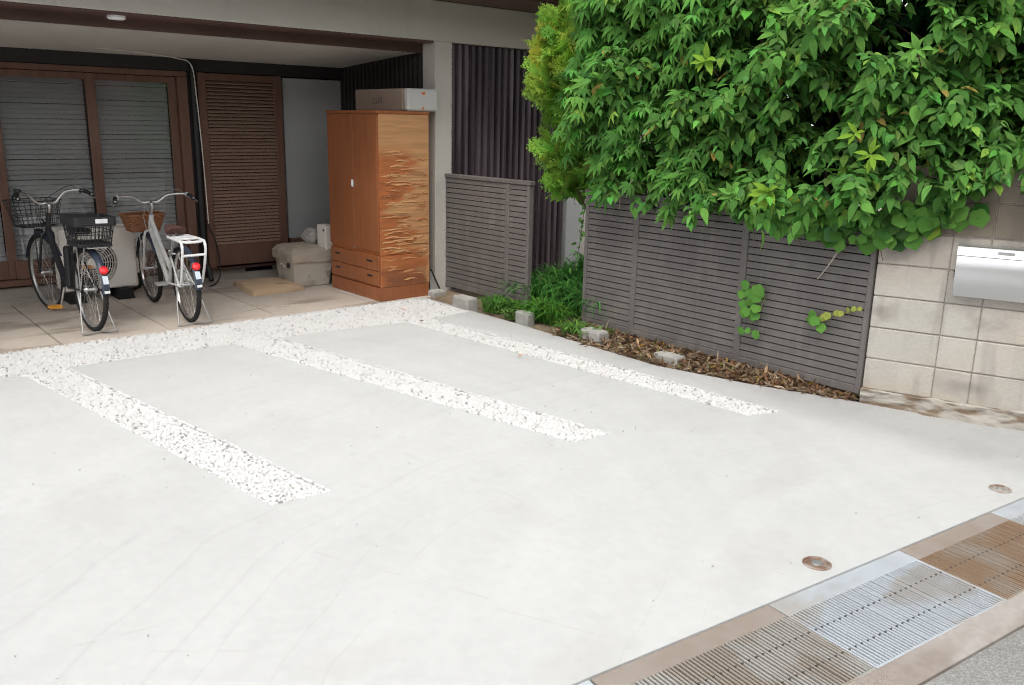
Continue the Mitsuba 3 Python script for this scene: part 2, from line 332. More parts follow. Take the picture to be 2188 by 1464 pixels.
# the driveway: one slab with recesses for the gravel (positions measured on the ground, metres)
gravel_polys = {
    'strip1': [(.99, 6.30), (1.11, 6.213), (1.335, 4.663), (1.506, 3.408), (1.785, 3.385), (1.556, 4.946), (1.37, 6.231), (1.37, 6.33)],
    'strip2': [(2.535, 6.30), (2.535, 6.262), (2.884, 4.456), (3.143, 3.16), (3.394, 3.137), (3.188, 4.42), (2.876, 6.257), (2.876, 6.30)],
    'strip3': [(4.0, 6.2), (4.02, 6.12), (4.189, 4.17), (4.307, 2.844), (4.508, 2.781), (4.441, 4.138), (4.25, 6.08), (4.20, 6.2)],
    'cross': [(-1.2, 6.40), (.97, 6.343), (1.37, 6.30), (1.849, 6.288), (2.535, 6.262), (3.31, 6.222), (4.03, 6.14), (4.20, 6.12), (4.72, 6.17), (4.70, 6.40), (4.72, 6.88), (4.30, 6.935), (2.4, 6.945), (-1.2, 6.945)],
}
from shapely.ops import unary_union
gpoly = unary_union([Polygon(p).buffer(0) for p in gravel_polys.values()]).buffer(.004).buffer(-.004)
uG = np.array([.9930, -.1180]); vG = np.array([-.1180, -.9930]); oG = np.array([2.564, 1.535])
def gut(s, t): q = oG + uG * s + vG * t; return (float(q[0]), float(q[1]))
# front edge along the gutter, right edge along the bed and the wall
edge = [(4.765, 6.945), (4.762, 6.16), (4.768, 5.57), (4.73, 4.69), (4.71, 3.92), (4.875, 3.24), (5.105, 2.57), (5.60, 1.23)]
drive = Polygon([(-4.0, 6.945)] + edge + [gut(3.08, -.004), gut(-6.0, -.004)])
slab = drive.difference(gpoly)
geoms = list(getattr(slab, 'geoms', [slab]))
add_m = []
for g in geoms:
    g = g.segmentize(.25)
    add_m.append(prism(g, -.12, 0.0))
setting('driveway', cat(add_m), 'mat_concrete')
setting('gravel_bed', prism(gpoly.buffer(.03), -.14, -.011), 'mat_gravel_bed')

# pebbles
from shapely import contains_xy
xs, ys = np.meshgrid(np.arange(.55, 4.8, .0128), np.arange(2.7, 6.96, .0128))
pp = np.stack([xs.ravel(), ys.ravel()], 1); pp = pp + rng.uniform(-.0085, .0085, pp.shape)
pp = pp[contains_xy(gpoly.buffer(.006), pp[:, 0], pp[:, 1])]
ico = trimesh.creation.icosphere(subdivisions=0, radius=1.0)
n = len(pp); q = unit(rng.normal(size=(n, 3))); r = unit(np.cross(q, rng.normal(size=(n, 3)))); s = np.cross(q, r)
sc = rng.uniform(.0058, .0100, (n, 1)) * rng.uniform(.65, 1.3, (n, 3))
o = np.column_stack([pp, np.where(contains_xy(gpoly.buffer(-.006), pp[:, 0], pp[:, 1]), -.006 + rng.uniform(-.003, .004, n), .001)])
pv, pf = batch(np.array(ico.vertices) * (1 + .22 * (meshkit.noise(np.array(ico.vertices) * 1.7 + 3)[:, None] - .5)), np.array(ico.faces), mats(o, q, r, s, sc))
t = np.clip(rng.normal(.66, .035, n), .45, .76); t[rng.random(n) < .06] *= .42
pc = np.repeat(np.stack([t, t, t * 1.005], 1), len(ico.vertices), 0)
k = thing('gravel', 'white pebble gravel in strips across and along the pale concrete driveway', 'gravel', kind='stuff')
scene[k] = mikit.ply((pv, pf), 'mat_pebble', smooth=True, color=pc)

gx = np.column_stack([rng.uniform(-.5, 5.0, 260), rng.uniform(1.5, 6.9, 260)])
gx = gx[contains_xy(slab.buffer(-.03), gx[:, 0], gx[:, 1])]; m_ = len(gx)
q = unit(rng.normal(size=(m_, 3))); r_ = unit(np.cross(q, rng.normal(size=(m_, 3))))
gv, gf = batch(np.array(ico.vertices), np.array(ico.faces), mats(np.column_stack([gx, np.full(m_, .002)]), q, r_, np.cross(q, r_), rng.uniform(.0015, .006, (m_, 1)) * rng.uniform(.5, 1.2, (m_, 3))))
k = thing('grit', 'loose grit and tiny stones scattered over the concrete driveway', 'grit', kind='stuff')
scene[k] = mikit.ply((gv, gf), 'mat_pebble', color=np.repeat(np.repeat(rng.uniform(.25, .6, (m_, 1)), 3, 1), len(ico.vertices), 0))

# patio slabs in front of the house
setting('patio', bx(-1.5, 6.95, -.16, 5.0, 8.86, -.03), 'mat_joint')
xj = [-1.2, -.25, .62, 1.50, 2.31, 3.24, 4.22, 4.98]
for i in range(len(xj) - 1):
    add('patio__slab', bx(xj[i] + .005, 6.953, -.03, xj[i + 1] - .005, 8.845, rng.uniform(-.003, .001), .004), 'mat_patio')
for i in range(len(xj) - 1):
    add('patio__slab', bx(xj[i] + .005, 8.855, -.03, xj[i + 1] - .005, 9.0, .0, .004), 'mat_patio')

# planting bed behind and under the fence
bed = grid_box(0, 1, 0, 1, 60, 120); bv = np.array(bed.vertices)
X = 4.70 + bv[:, 0] * 5.3; Y = .9 + bv[:, 2] * 6.2
keep_r = X > 5.15 + (2.575 - Y) * .32
Zb = -.03 + .05 * meshkit.fbm(np.stack([X * 2, Y * 2, X * 0], 1), 3) + .03 * np.clip(X - 5.0, 0, 1)
xl_ = np.interp(Y, [.9, 2.57, 3.24, 3.92, 4.69, 5.57, 6.16, 7.0], [5.6, 5.12, 4.875, 4.71, 4.73, 4.768, 4.762, 4.765])
Zb = np.where(X < xl_ + .05, -.06, Zb); Zb = np.where((Y < 2.6) & ~keep_r, -.15, Zb)
setting('planting_bed', trimesh.Trimesh(np.stack([X, Y, Zb], 1), np.array(bed.faces)[:, ::-1], process=False), 'mat_soil', smooth=True)

# road and the concrete curb of the gutter
def gquad(s0, s1, t0, t1, z0, z1):
    return prism(Polygon([gut(s0, t0), gut(s1, t0), gut(s1, t1), gut(s0, t1)]), z0, z1)
setting('gutter_channel', cat([gquad(-6, 3.4, .0, .445, -.35, -.30), gquad(-6, 3.4, -.003, 0.004, -.30, -.03)]), 'mat_joint')
setting('curb', gquad(-6, 3.4, .447, .565, -.3, -.004), 'mat_curb')
setting('road', gquad(-60, 60, .572, 30, -.3, -.008), 'mat_asphalt')

# ------------------------------------------------------------------ gutter grates
def grate(s0, s1, mat, rim, label):
    g = thing('drain_grate', label, 'drain grate', 'gutter grates in a row along the driveway edge')
    def lb(a, b, c, d, z0, z1): return gquad(a, b, c, d, z0, z1)
    Mx = frame_mat([uG[0], uG[1], 0], [vG[0], vG[1], 0], [0, 0, -1], [oG[0], oG[1], 0])
    add(g + '__rim', xf(bx(s0, .000, .004, s1, .088, .016, .002), Mx), rim)
    add(g + '__frame', cat([xf(bx(s0, .088, .006, s0 + .008, .44, .04, .001), Mx), xf(bx(s1 - .008, .088, .006, s1, .44, .04, .001), Mx), xf(bx(s0, .436, .005, s1, .446, .045, .001), Mx)]), mat)
    nb = int(round((s1 - s0) / .0166)); bars = []
    for i in range(1, nb):
        c = s0 + (s1 - s0) * i / nb; sk = rng.uniform(-.0008, .0008)
        bars.append(xf(bx(c - .0044 + sk, .07, .005 + rng.uniform(-.001, .002), c + .0044 + sk, .436, .035), Mx))
    add(g + '__bar', cat(bars), mat, kind='stuff')
    for t0 in (.192, .328):
        cr = []
        for i in range(0, nb, 2):
            c = s0 + (s1 - s0) * (i + .5) / nb
            cr.append(xf(bx(c, t0, .0035, c + .0075, t0 + .0055, .010), Mx))
        add(g + '__crossbar_with_gaps', cat([xf(bx(s0, t0 - .004, .020, s1, t0 + .012, .030), Mx)] + cr), 'mat_dark_grey')  # crossbar plus raised dark dashes that stand in for shaded gaps between bars
grate(-1.66, -.836, 'mat_galv', 'mat_galv', 'pale steel grate at the left end, mostly below the bottom edge of the picture')
grate(-.828, -.006, 'mat_grey_steel', 'mat_rust_rim', 'grey steel drain grate with a tan rim, next left of the pale blue-grey grate')
grate(.0, .796, 'mat_galv', 'mat_galv', 'pale blue-grey galvanised drain grate between the grey one and the rusty one')
grate(.802, 1.50, 'mat_rust', 'mat_rust_rim', 'rusty brown drain grate between two pale galvanised ones')
grate(1.506, 2.3, 'mat_galv', 'mat_galv', 'pale galvanised drain grate at the right edge beyond the rusty brown one')

# survey caps in the concrete
def cap(x, y, r, label, tilt=0):
    g = thing('valve_cap', label, 'valve cap', 'round metal caps set in the concrete')
    a = lathe([(r, -.01), (r, .004), (r * .93, .007), (r * .80, .007), (r * .76, .003)], 40); a.apply_translation((x, y, 0)); add(g + '__rim', a, 'mat_cap', smooth=35)
    a = lathe([(r * .74, .001), (r * .70, .0045), (r * .46, .0045), (r * .42, .0015), (0.0001, .0015)], 40); a.apply_translation((x, y, 0)); add(g + '__lid', a, 'mat_cap', smooth=35)
    a = lathe([(r * .40, .0016), (r * .36, .007), (r * .2, .008), (.0001, .008)], 30); a.apply_translation((x, y, 0)); add(g + '__boss', a, 'mat_alu', smooth=35)
cap(2.972, 1.588, .056, 'brownish ringed metal cap in the concrete nearest the pale grate')
cap(4.36, 1.435, .050, 'small rusty metal cap in the concrete at the right edge above the rusty grate')

# ------------------------------------------------------------------ the house
H = thing('house', 'cream plastered house with a deep roofed porch, brown window frames and dark vertical cladding', 'house')
add(H + '__beam', bx(-3.5, 7.08, 2.425, 9.5, 7.30, 2.784, .006), 'mat_plaster', label='long cream plastered beam over the porch')
add(H + '__beam_soffit', bx(-3.5, 7.10, 2.405, 4.99, 7.30, 2.4245), 'mat_dark_brown')
add(H + '__column', bx(4.998, 7.086, -.1, 5.198, 7.298, 2.4245, .006), 'mat_plaster', label='cream plastered column beside the wooden wardrobe')
add(H + '__column', bx(6.80, 7.09, -.1, 7.06, 7.32, 2.4245, .006), 'mat_white_wall', label='white column half hidden behind the shrubs')
# inner brown board under the beam and the ceiling, which falls slightly to the back
add(H + '__board', bx(-3.5, 7.302, 2.325, 4.998, 7.34, 2.78), 'mat_dark_brown')
cl = hull([(x, y, z) for x in (-3.5, 4.998) for (y, z) in ((7.342, 2.335), (7.342, 2.365), (8.95, 2.23), (8.95, 2.26))])
add(H + '__ceiling', cl, 'mat_ceiling')
# roof: eave slab with a brown soffit, tiles above (seen only at its edge)
add(H + '__eave', bx(-4.2, 6.44, 2.786, 9.9, 7.078, 2.86, .004), 'mat_dark_brown')
add(H + '__eave', bx(-4.2, 6.40, 2.80, 9.9, 6.437, 2.95, .006), 'mat_dark_brown')
add(H + '__gutter', tube([(x, 6.34, 2.86) for x in np.linspace(-4.2, 9.9, 30)], .055, 12), 'mat_brown')
add(H + '__roof', hull([(x, y, z) for x in (-4.3, 10.0) for (y, z) in ((6.38, 2.955), (6.38, 3.0), (9.8, 4.3), (9.8, 4.5), (13, 3.0), (13, 2.86), (7.0, 2.86))]), 'mat_dark_brown')
# porch walls
YW = 8.9
add(H + '__wall', bx(-3.5, YW + .10, .0, 9.4, 9.3, 2.9), 'mat_header')
add(H + '__wall', bx(4.30, YW, .40, 5.0, YW + .098, 2.10), 'mat_white_wall', label='grey white wall panel beside the louvred shutter')
add(H + '__ledge', bx(4.30, YW - .05, .33, 5.0, YW + .09, .398, .004), 'mat_brown')
add(H + '__wall', bx(4.30, YW + .02, .0, 5.0, YW + .097, .328), 'mat_foundation')
add(H + '__lintel', bx(-3.5, YW - .03, 2.115, 5.0, YW + .098, 2.26, .003), 'mat_header')
add(H + '__foundation', bx(-3.5, YW - .0, -.05, 3.78, YW + .098, .128, .004), 'mat_foundation')
add(H + '__foundation', bx(4.10, YW - .0, -.05, 4.298, YW + .098, .128, .004), 'mat_foundation')
add(H + '__foundation', bx(3.78, YW + .001, -.05, 4.10, YW + .098, .07, .004), 'mat_foundation')
add(H + '__vent', bx(3.78, YW + .03, .07, 4.10, YW + .09, .128), 'mat_dark_inside')
add(H + '__doorstep', bx(-1.0, YW - .16, -.03, 1.75, YW - .002, .02, .006), 'mat_foundation')
# windows: brown outer frame, sashes, panes and blinds behind
def win_part(*a, b=.004): return bx(*a, b)
W_ = H + '__window'; _used.add(W_)
WB, WT = .147, 2.112
scene[W_ + '__frame'] = mikit.ply(cat([bx(-.9, YW - .06, WB, 3.27, YW + .05, .20, .004), bx(-.9, YW - .04, 2.06, 3.27, YW + .05, WT, .004), bx(3.178, YW - .05, .20, 3.27, YW + .05, 2.06, .004)]), 'mat_brown')
def sash(x0, x1, y, stiles, pane):
    ms = []
    for a, b in stiles: ms.append(bx(a, y, .205, b, y + .034, 2.055, .004))
    (p0, p1) = pane
    ms += [bx(p0, y + .002, .205, p1, y + .03, .375, .004), bx(p0, y + .002, 1.995, p1, y + .03, 2.055, .004)]
    add(W_ + '__sash', cat(ms), 'mat_brown')
    g = grid_box(p0, p1, .375, 1.995, 2, 2); g.apply_translation((0, y + .014, 0))
    add(W_ + '__pane', g, 'mat_glass')
sash(-.9, 1.62, YW + .003, [(1.545, 1.62)], (.6, 1.545))
sash(1.62, 2.42, YW - .035, [(2.335, 2.42)], (1.60, 2.335))
sash(2.42, 3.178, YW + .003, [(3.10, 3.176)], (2.40, 3.10))
def blind(x0, x1, y):
    for i in range(36):
        z = 1.975 - i * .0452
        m = hull([(x, y + dy, z + dz) for x in (x0, x1) for dy, dz in ((-.008, -.0205), (.0, -.023), (.016, .0205), (.010, .0225))])
        m.vertices[:, 2] += .003 * np.sin(m.vertices[:, 0] * 9 + i * 1.7) + rng.uniform(-.002, .002)
        add(W_ + '__slat', m, 'mat_blind')
blind(.62, 1.54, YW + .060); blind(1.63, 2.335, YW + .062); blind(2.425, 3.10, YW + .061)
# louvred shutter
SH = H + '__shutter'
scene[SH + '__frame'] = mikit.ply(cat([bx(3.372, YW - .05, .147, 3.455, YW - .005, 2.11, .004), bx(4.18, YW - .05, .147, 4.265, YW - .005, 2.11, .004),
                                       bx(3.455, YW - .048, .165, 4.18, YW - .007, .385, .004), bx(3.455, YW - .048, 2.04, 4.18, YW - .007, 2.108, .004)]), 'mat_brown')
scene[SH + '__sill'] = mikit.ply(bx(3.30, YW - .085, .130, 4.30, YW + .05, .146, .003), 'mat_dark_brown')
for i in range(47):
    z = .402 + i * .0352
    add(SH + '__slat', hull([(x, YW + dy, z + dz) for x in (3.457, 4.178) for dy, dz in ((-.046, -.008), (-.044, -.013), (-.016, .006), (-.020, .012))]), 'mat_louvre')
scene[SH + '__back'] = mikit.ply(bx(3.455, YW - .006, .385, 4.18, YW + .02, 2.05), 'mat_dark_brown')
# dark pier between window and shutter, the pipe and the thin pale cable on it
add(H + '__pier', bx(3.272, YW - .02, .05, 3.37, YW + .05, 2.11, .003), 'mat_header')
add(H + '__downpipe', tube(curve([(3.325, YW - .06, 2.2), (3.325, YW - .06, 1.0), (3.325, YW - .06, .30), (3.34, YW - .10, .16), (3.34, YW - .16, .04)], 40), .028, 12), 'mat_black_plastic', smooth=True)
add(H + '__cable', tube(curve([(2.377, YW - .35, 2.258), (2.8, YW - .25, 2.245), (3.15, YW - .12, 2.225), (3.30, YW - .10, 2.17), (3.335, YW - .092, 1.9), (3.36, YW - .092, 1.3), (3.375, YW - .092, .62)], 60), .005, 6), 'mat_cream', smooth=True)
add(H + '__cable', tube(curve([(3.36, YW - .09, .62), (3.42, YW - .12, .45), (3.46, YW - .10, .25), (3.44, YW - .14, .08), (3.36, YW - .20, .012), (3.26, YW - .3, .012)], 40), .007, 6), 'mat_black_plastic', smooth=True)
# lamp box and tray on the porch ceiling
lamp = lathe([(.0001, 0), (.055, 0), (.066, .010), (.066, .026)], 28); lamp.apply_translation((2.16, 7.2, 2.378))
add(H + '__ceiling_light', lamp, 'mat_white_paint', smooth=40)
# porch side wall; its vertical cladding is coloured near black for the porch shade
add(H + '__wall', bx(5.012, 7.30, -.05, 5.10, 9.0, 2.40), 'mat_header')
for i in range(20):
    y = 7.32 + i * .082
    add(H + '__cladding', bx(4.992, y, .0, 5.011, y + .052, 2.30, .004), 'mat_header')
# corrugated front beside the column: each batten a part
add(H + '__wall', bx(5.199, 7.18, -.05, 6.80, 7.25, 2.424), 'mat_header')
nb = 19
for i in range(nb):
    x0 = 5.206 + i * 1.59 / nb; w = 1.59 / nb
    prof = [(0, .02), (w * .10, 0.002), (w * .22, -.030), (w * .62, -.033), (w * .76, -.004), (w * .985, .002), (w * .985, .02)]
    pg = Polygon([(x0 + a, 7.158 + b) for a, b in prof])
    add(H + '__cladding', prism(pg, -.04, 2.4235), 'mat_corrugated')
add(H + '__wall', bx(7.06, 7.12, -.05, 9.5, 7.3, 2.4245), 'mat_plaster')

# house added out of view, made dark and wide to dull window reflections
NB = thing('added_dark_house', 'unseen dark house added behind the camera to darken the window reflections', 'house')
add(NB + '__wall', bx(-30, -13, -.4, 60, -7.5, 4.6), 'mat_dark_brown')
add(NB + '__roof', hull([(x, y, z) for x in (-31, 61) for y, z in ((-7.0, 4.6), (-7.0, 4.75), (-10.2, 6.3), (-13.4, 4.6), (-13.4, 4.75))]), 'mat_dark_brown')
for x in (-6.5, -2.6, 1.4, 4.0): add(NB + '__window', bx(x, -7.54, .6, x + 1.6, -7.46, 2.2), 'mat_header')

# ------------------------------------------------------------------ slatted metal fence panels
XF = 5.122
def fence(y0, y1, z0, z1, mull, label, feet):
    """Runs in y from y1 (far) to y0 (near); front face at XF."""
    g = thing('slat_fence', label, 'fence', 'grey metal slat fence panels')
    d = .042
    add(g + '__top_rail', bx(XF - .012, y0 - .012, z1 - .036, XF + d + .012, y1 + .012, z1, .004), 'mat_fence')
    add(g + '__bottom_rail', bx(XF - .003, y0, z0, XF + d, y1, z0 + .052, .004), 'mat_fence')
    posts = [y0, *mull, y1]
    for i, y in enumerate(posts):
        a, b = (y, y + .036) if i == 0 else (y - .036, y) if i == len(posts) - 1 else (y - .028, y + .028)
        add(g + '__post', bx(XF - .008, a, z0 - .0, XF + d + .004, b, z1 - .0365, .005), 'mat_fence')
    for fy in feet:
        add(g + '__foot', bx(XF + .045, fy - .02, -.08, XF + .085, fy + .02, z1 - .1, .003), 'mat_fence')
    for i in range(len(posts) - 1):
        a = posts[i] + (.036 if i == 0 else .028); b = posts[i + 1] - (.036 if i == len(posts) - 2 else .028)
        nz = int(round((z1 - .036 - z0 - .052) / .0502)); p = (z1 - .036 - z0 - .052) / nz
        add(g + '__back', bx(XF + .026, a, z0 + .052, XF + .032, b, z1 - .037), 'mat_gap')
        for k in range(nz):
            z = z0 + .052 + k * p; j = rng.uniform(-.0016, .0016)
            add(g + '__slat', hull([(x, y, zz) for y in (a + .0005, b - .0005) for x, zz in ((XF + .004 + j, z + .003), (XF + .001 + j, z + .0050), (XF + .003 + j, z + p - .0050), (XF + .007, z + p - .0034), (XF + .018, z + p - .0032), (XF + .018, z + .003))]), 'mat_fence')
    return g
fence(5.815, 7.14, .060, 1.187, [6.123], 'short grey slat fence panel standing alone beside the cream column', [6.0, 6.95])
fence(2.585, 5.108, .045, 1.165, [3.537, 4.548], 'long grey slat fence of three bays under the hedge, ending at the block wall', [2.75, 3.54, 4.55, 4.98])

# ------------------------------------------------------------------ block wall
P0 = np.array([5.122, 2.575, 0]); tW = np.array([.3055, -.9522, 0]); nW = np.array([-.9522, -.3055, 0])
WM = frame_mat(tW, -nW, [0, 0, 1.0], P0)          # local: x along, y into the wall, z up
BW = thing('block_wall', 'weathered beige concrete block wall with a steel mailbox, right of the long fence', 'wall')
add(BW + '__mortar', xf(bx(.006, .006, -.1, 1.55, .135, 1.48), WM), 'mat_joint')
cols = [(0, .4), (.4, .6), (.6, 1.0), (1.0, 1.4), (1.4, 1.56)]
tops = [.292, .492, .692, .892, 1.092, 1.292, 1.492]
for r_ in range(len(tops)):
    z1 = tops[r_]; z0 = z1 - .2
    for a, b in cols:
        o_ = rng.uniform(-.0012, .0012)
        mm = bx(a + .003, o_, z0 + .004, b - .003, .14, z1 - .004, .004)
        add(BW + '__block', xf(mm, WM), 'mat_block')
ft = grid_box(0, 1.56, -.06, .098, 120, 16); fv = np.array(ft.vertices)
nn = meshkit.fbm(np.stack([fv[:, 0] * 9, fv[:, 2] * 22, fv[:, 0] * 0], 1), 4, 3)
n2 = meshkit.fbm(np.stack([fv[:, 0] * 3.5, fv[:, 2] * 9, fv[:, 0] * 0 + 5], 1), 3, 8)
fv[:, 1] = -.012 - .02 * nn - .022 * (n2 > .5) * np.clip((n2 - .5) * 12, 0, 1) - .010 * np.clip((.06 - fv[:, 2]) / .06, 0, 1)
fv[:, 2] += np.where(fv[:, 2] > .09, .028 * (meshkit.fbm(np.stack([fv[:, 0] * 7, fv[:, 0] * 0, fv[:, 0] * 0], 1), 3, 5) - .6), 0)
top = fv[:, 2] > .075
lip = fv[15::16].copy(); lip2 = lip.copy(); lip2[:, 1] = .01
lm = trimesh.Trimesh(np.vstack([lip, lip2]), [q for i in range(119) for q in ([i, i + 1, 120 + i + 1], [i, 120 + i + 1, 120 + i])], process=False)
add(BW + '__footing', xf(cat([trimesh.Trimesh(fv, ft.faces, process=False), lm]), WM), 'mat_footing', smooth=40)

# mailbox
MBX = thing('mailbox', 'curved stainless steel mailbox fixed to the beige block wall', 'mailbox')
def mbx_prof(z): # depth out of the wall by height
    u = np.clip((z - .752) / .243, 0, 1)
    return .042 + .088 * np.sin(np.clip(u, 0, 1) * math.pi * .64 + .08)
zs = np.linspace(.752, .995, 22)
pg = Polygon([(-.002, .752)] + [(-mbx_prof(z), z) for z in zs] + [(-.002, .995)])
def side_prism(poly, x0, x1):
    m = prism(poly, 0, x1 - x0); v = np.array(m.vertices)
    return trimesh.Trimesh(np.stack([x0 + v[:, 2], v[:, 0], v[:, 1]], 1), m.faces, process=False)
mx0, mx1 = .438, .872
add(MBX + '__body', xf(side_prism(pg, mx0 + .004, mx1 - .004), WM), 'mat_steel', smooth=25)
lidp = Polygon([(-.002, .999), (-.1165, .999), (-.110, 1.012), (-.098, 1.046), (-.085, 1.053), (-.002, 1.056)])
add(MBX + '__lid', xf(side_prism(lidp, mx0, mx1), WM), 'mat_steel')
kn = trimesh.creation.icosphere(2, .0095); kn.apply_scale((1, .6, 1)); kn.apply_translation((mx0 + .247, -.122, .962)); add(MBX + '__knob', xf(kn, WM), 'mat_chrome', smooth=True)
add(MBX + '__label', xf(bx(mx0 + .205, -.1085, 1.014, mx0 + .29, -.1012, 1.033), WM), 'mat_alu')
add(MBX + '__bracket', xf(bx(mx0 - .006, -.05, .86, mx0 + .003, -.004, .90, .001), WM), 'mat_black_metal')

# ------------------------------------------------------------------ wardrobe and its boxes
wx0, wx1, wy0, wy1, wh = 4.293, 4.868, 7.003, 7.946, 1.772
WD = thing('wardrobe', 'tall brown wooden wardrobe with peeling veneer on its side, left of the cream column', 'wardrobe')
add(WD + '__body', cat([bx(wx0 + .02, wy0 + .006, .436, wx1, wy1, wh - .03, .002), ]), 'mat_wood_side')
add(WD + '__top_board', bx(wx0 - .006, wy0 - .003, wh - .03, wx1 + .004, wy1 + .004, wh, .004), 'mat_wood')
add(WD + '__lower_case', bx(wx0 + .02, wy0 + .003, .128, wx1, wy1, .432, .003), 'mat_wood_side')
add(WD + '__plinth', bx(wx0 + .004, wy0 + .004, .0, wx1 - .002, wy1, .126, .003), 'mat_wood')
ysp = 7.452
add(WD + '__door', bx(wx0 - .001, ysp + .0015, .470, wx0 + .019, wy1 - .006, wh - .034, .0025), 'mat_wood')
add(WD + '__door', bx(wx0 + .001, wy0 + .016, .470, wx0 + .019, ysp - .0015, wh - .034, .0025), 'mat_wood')
hd = trimesh.creation.capsule(.05, .012, count=(12, 12)); hd.apply_transform(frame_mat([1, 0, 0], [0, 1, 0], [0, 0, 1], [wx0 - .010, ysp + .004, 1.092]))
add(WD + '__handle', hd, 'mat_white_paint', smooth=True)
for z0, z1 in ((.288, .428), (.146, .282)):
    add(WD + '__drawer', bx(wx0 - .001, wy0 + .02, z0, wx0 + .019, wy1 - .008, z1, .003), 'mat_wood')
    for y in (7.80, 7.18):
        add(WD + '__drawer_pull', bx(wx0 - .004, y - .045, (z0 + z1) / 2 + .008, wx0 + .002, y + .045, (z0 + z1) / 2 + .026, .001), 'mat_black_metal')
add(WD + '__hinge', bx(wx0 - .003, ysp - .012, .462, wx0 + .004, ysp + .012, .476, .001), 'mat_alu')
# peeling flakes of veneer standing off the side
for i in range(150):
    x = wx0 + .02 + abs(rng.normal(0, .16)) if rng.random() < .6 else rng.uniform(wx0 + .02, wx1 - .03)
    z = rng.uniform(.16, 1.42) if rng.random() < .8 else rng.uniform(.45, .6)
    if abs(z - .434) < .02 or x > wx1 - .05: continue
    L = rng.uniform(.04, .24); L = min(L, wx1 - .015 - x); h = rng.uniform(.003, .012); k = 9
    u = np.linspace(0, 1, k); wv = .0045 * np.sin(u * rng.uniform(3, 7) + rng.uniform(0, 6))
    lift = rng.uniform(.001, .007) * np.sin(np.clip(u * 1.1, 0, 1) * math.pi) + .001
    tp = np.stack([x + u * L, np.full(k, wy0 + .004), z + wv + h * (.3 + .7 * np.sin(u * math.pi))], 1)
    bt = np.stack([x + u * L, wy0 + .004 - lift, z + wv - .2 * h], 1)
    v = np.vstack([tp, bt]); f = [q for j in range(k - 1) for q in ([j, k + j, k + j + 1], [j, k + j + 1, j + 1])]
    add(WD + '__veneer_flake', trimesh.Trimesh(v, f, process=False), 'mat_peel_pale' if rng.random() < .6 else 'mat_peel_dark', smooth=True)

CB = thing('cardboard_box', 'long brown cardboard box with a white end lying on top of the wardrobe', 'box')
add(CB + '__body', bx(4.612, 7.065, wh + .003, 4.958, 7.93, wh + .205, .010), 'mat_card')
add(CB + '__end_flap', bx(4.622, 6.992, wh + .004, 4.962, 7.063, wh + .206, .014), 'mat_card_white', label='white end of the box')
t1 = meshkit.text_mesh('21AI', .055, .001); t1 = xf(t1, frame_mat([0, -1, 0], [0, 0, 1], [-1, 0, 0], [4.6118, 7.60, wh + .07])); add(CB + '__print', t1, 'mat_ink')
add(CB + '__tape', xf(bx(-.018, -.001, -.012, .018, .001, .012), frame_mat([1, 0, .2], [0, 1, 0], [-.2, 0, 1], [4.80, 6.9905, wh + .165])), 'mat_tape')
add(CB + '__tape', xf(bx(-.014, -.001, -.008, .014, .001, .008), frame_mat([.9, 0, .4], [0, 1, 0], [-.4, 0, .9], [4.79, 6.9905, wh + .03])), 'mat_tape')

def lumpy(m, amp, f, seed=0):
    v = np.array(m.vertices); d = np.stack([meshkit.fbm(v * f + 7.3 * i, 3, seed + i) - .5 for i in range(3)], 1)
    return trimesh.Trimesh(v + amp * d * 2, m.faces, process=False)
def fine(m, L):
    r = m3.Manifold(m3.Mesh(np.asarray(m.vertices, np.float32), np.asarray(m.faces, np.uint32))).refine_to_length(L).to_mesh()
    return trimesh.Trimesh(r.vert_properties[:, :3], r.tri_verts, process=False)
# storage box on the floor with a cloth over it
SB = thing('storage_box', 'crumpled beige storage box with a sagging cover on the floor left of the wardrobe', 'box')
yaw = np.eye(4); c_, s_ = math.cos(-.10), math.sin(-.10); yaw[:2, :2] = [[c_, -s_], [s_, c_]]; yaw[:3, 3] = (4.175, 8.33, 0)
body = hull([(sx * a, sy * b_, z) for z, a, b_ in ((.004, .185, .23), (.29, .215, .26)) for sx in (-1, 1) for sy in (-1, 1)])
add(SB + '__body', xf(lumpy(fine(body, .03), .008, 7), yaw), 'mat_foam', smooth=50)
cov = hull([(sx * a, sy * b_, z) for z, a, b_ in ((.255, .23, .275), (.34, .232, .278), (.40, .19, .235)) for sx in (-1, 1) for sy in (-1, 1)])
cv = lumpy(fine(cov, .022), .020, 6, 4)
add(SB + '__cover', xf(cv, yaw), 'mat_cloth', smooth=60)
add(SB + '__handle', xf(tube(curve([(-.212, .10, .19), (-.226, .06, .215), (-.226, 0, .212), (-.212, -.04, .18)], 14), .007, 6), yaw), 'mat_cream', smooth=True)
add(SB + '__buckle', xf(bx(-.245, -.20, .20, -.225, -.165, .25, .004), yaw), 'mat_black_plastic')
BG = thing('crumpled_bag', 'small crumpled pale plastic bag on the covered storage box', 'bag')
bg = trimesh.creation.icosphere(4, 1.0); bg.apply_scale((.10, .13, .085)); bg = lumpy(bg, .035, 11, 9); bg.apply_translation((4.35, 8.45, .465))
add(BG + '__body', bg, 'mat_bag', smooth=40)
PN = thing('cream_panel', 'cream board standing on the storage box against the wardrobe', 'board')
add(PN + '__board', bx(4.30, 8.06, .345, 4.41, 8.24, .62, .005), 'mat_cream')
add(PN + '__clip', bx(4.294, 8.08, .56, 4.32, 8.105, .582, .002), 'mat_black_plastic')
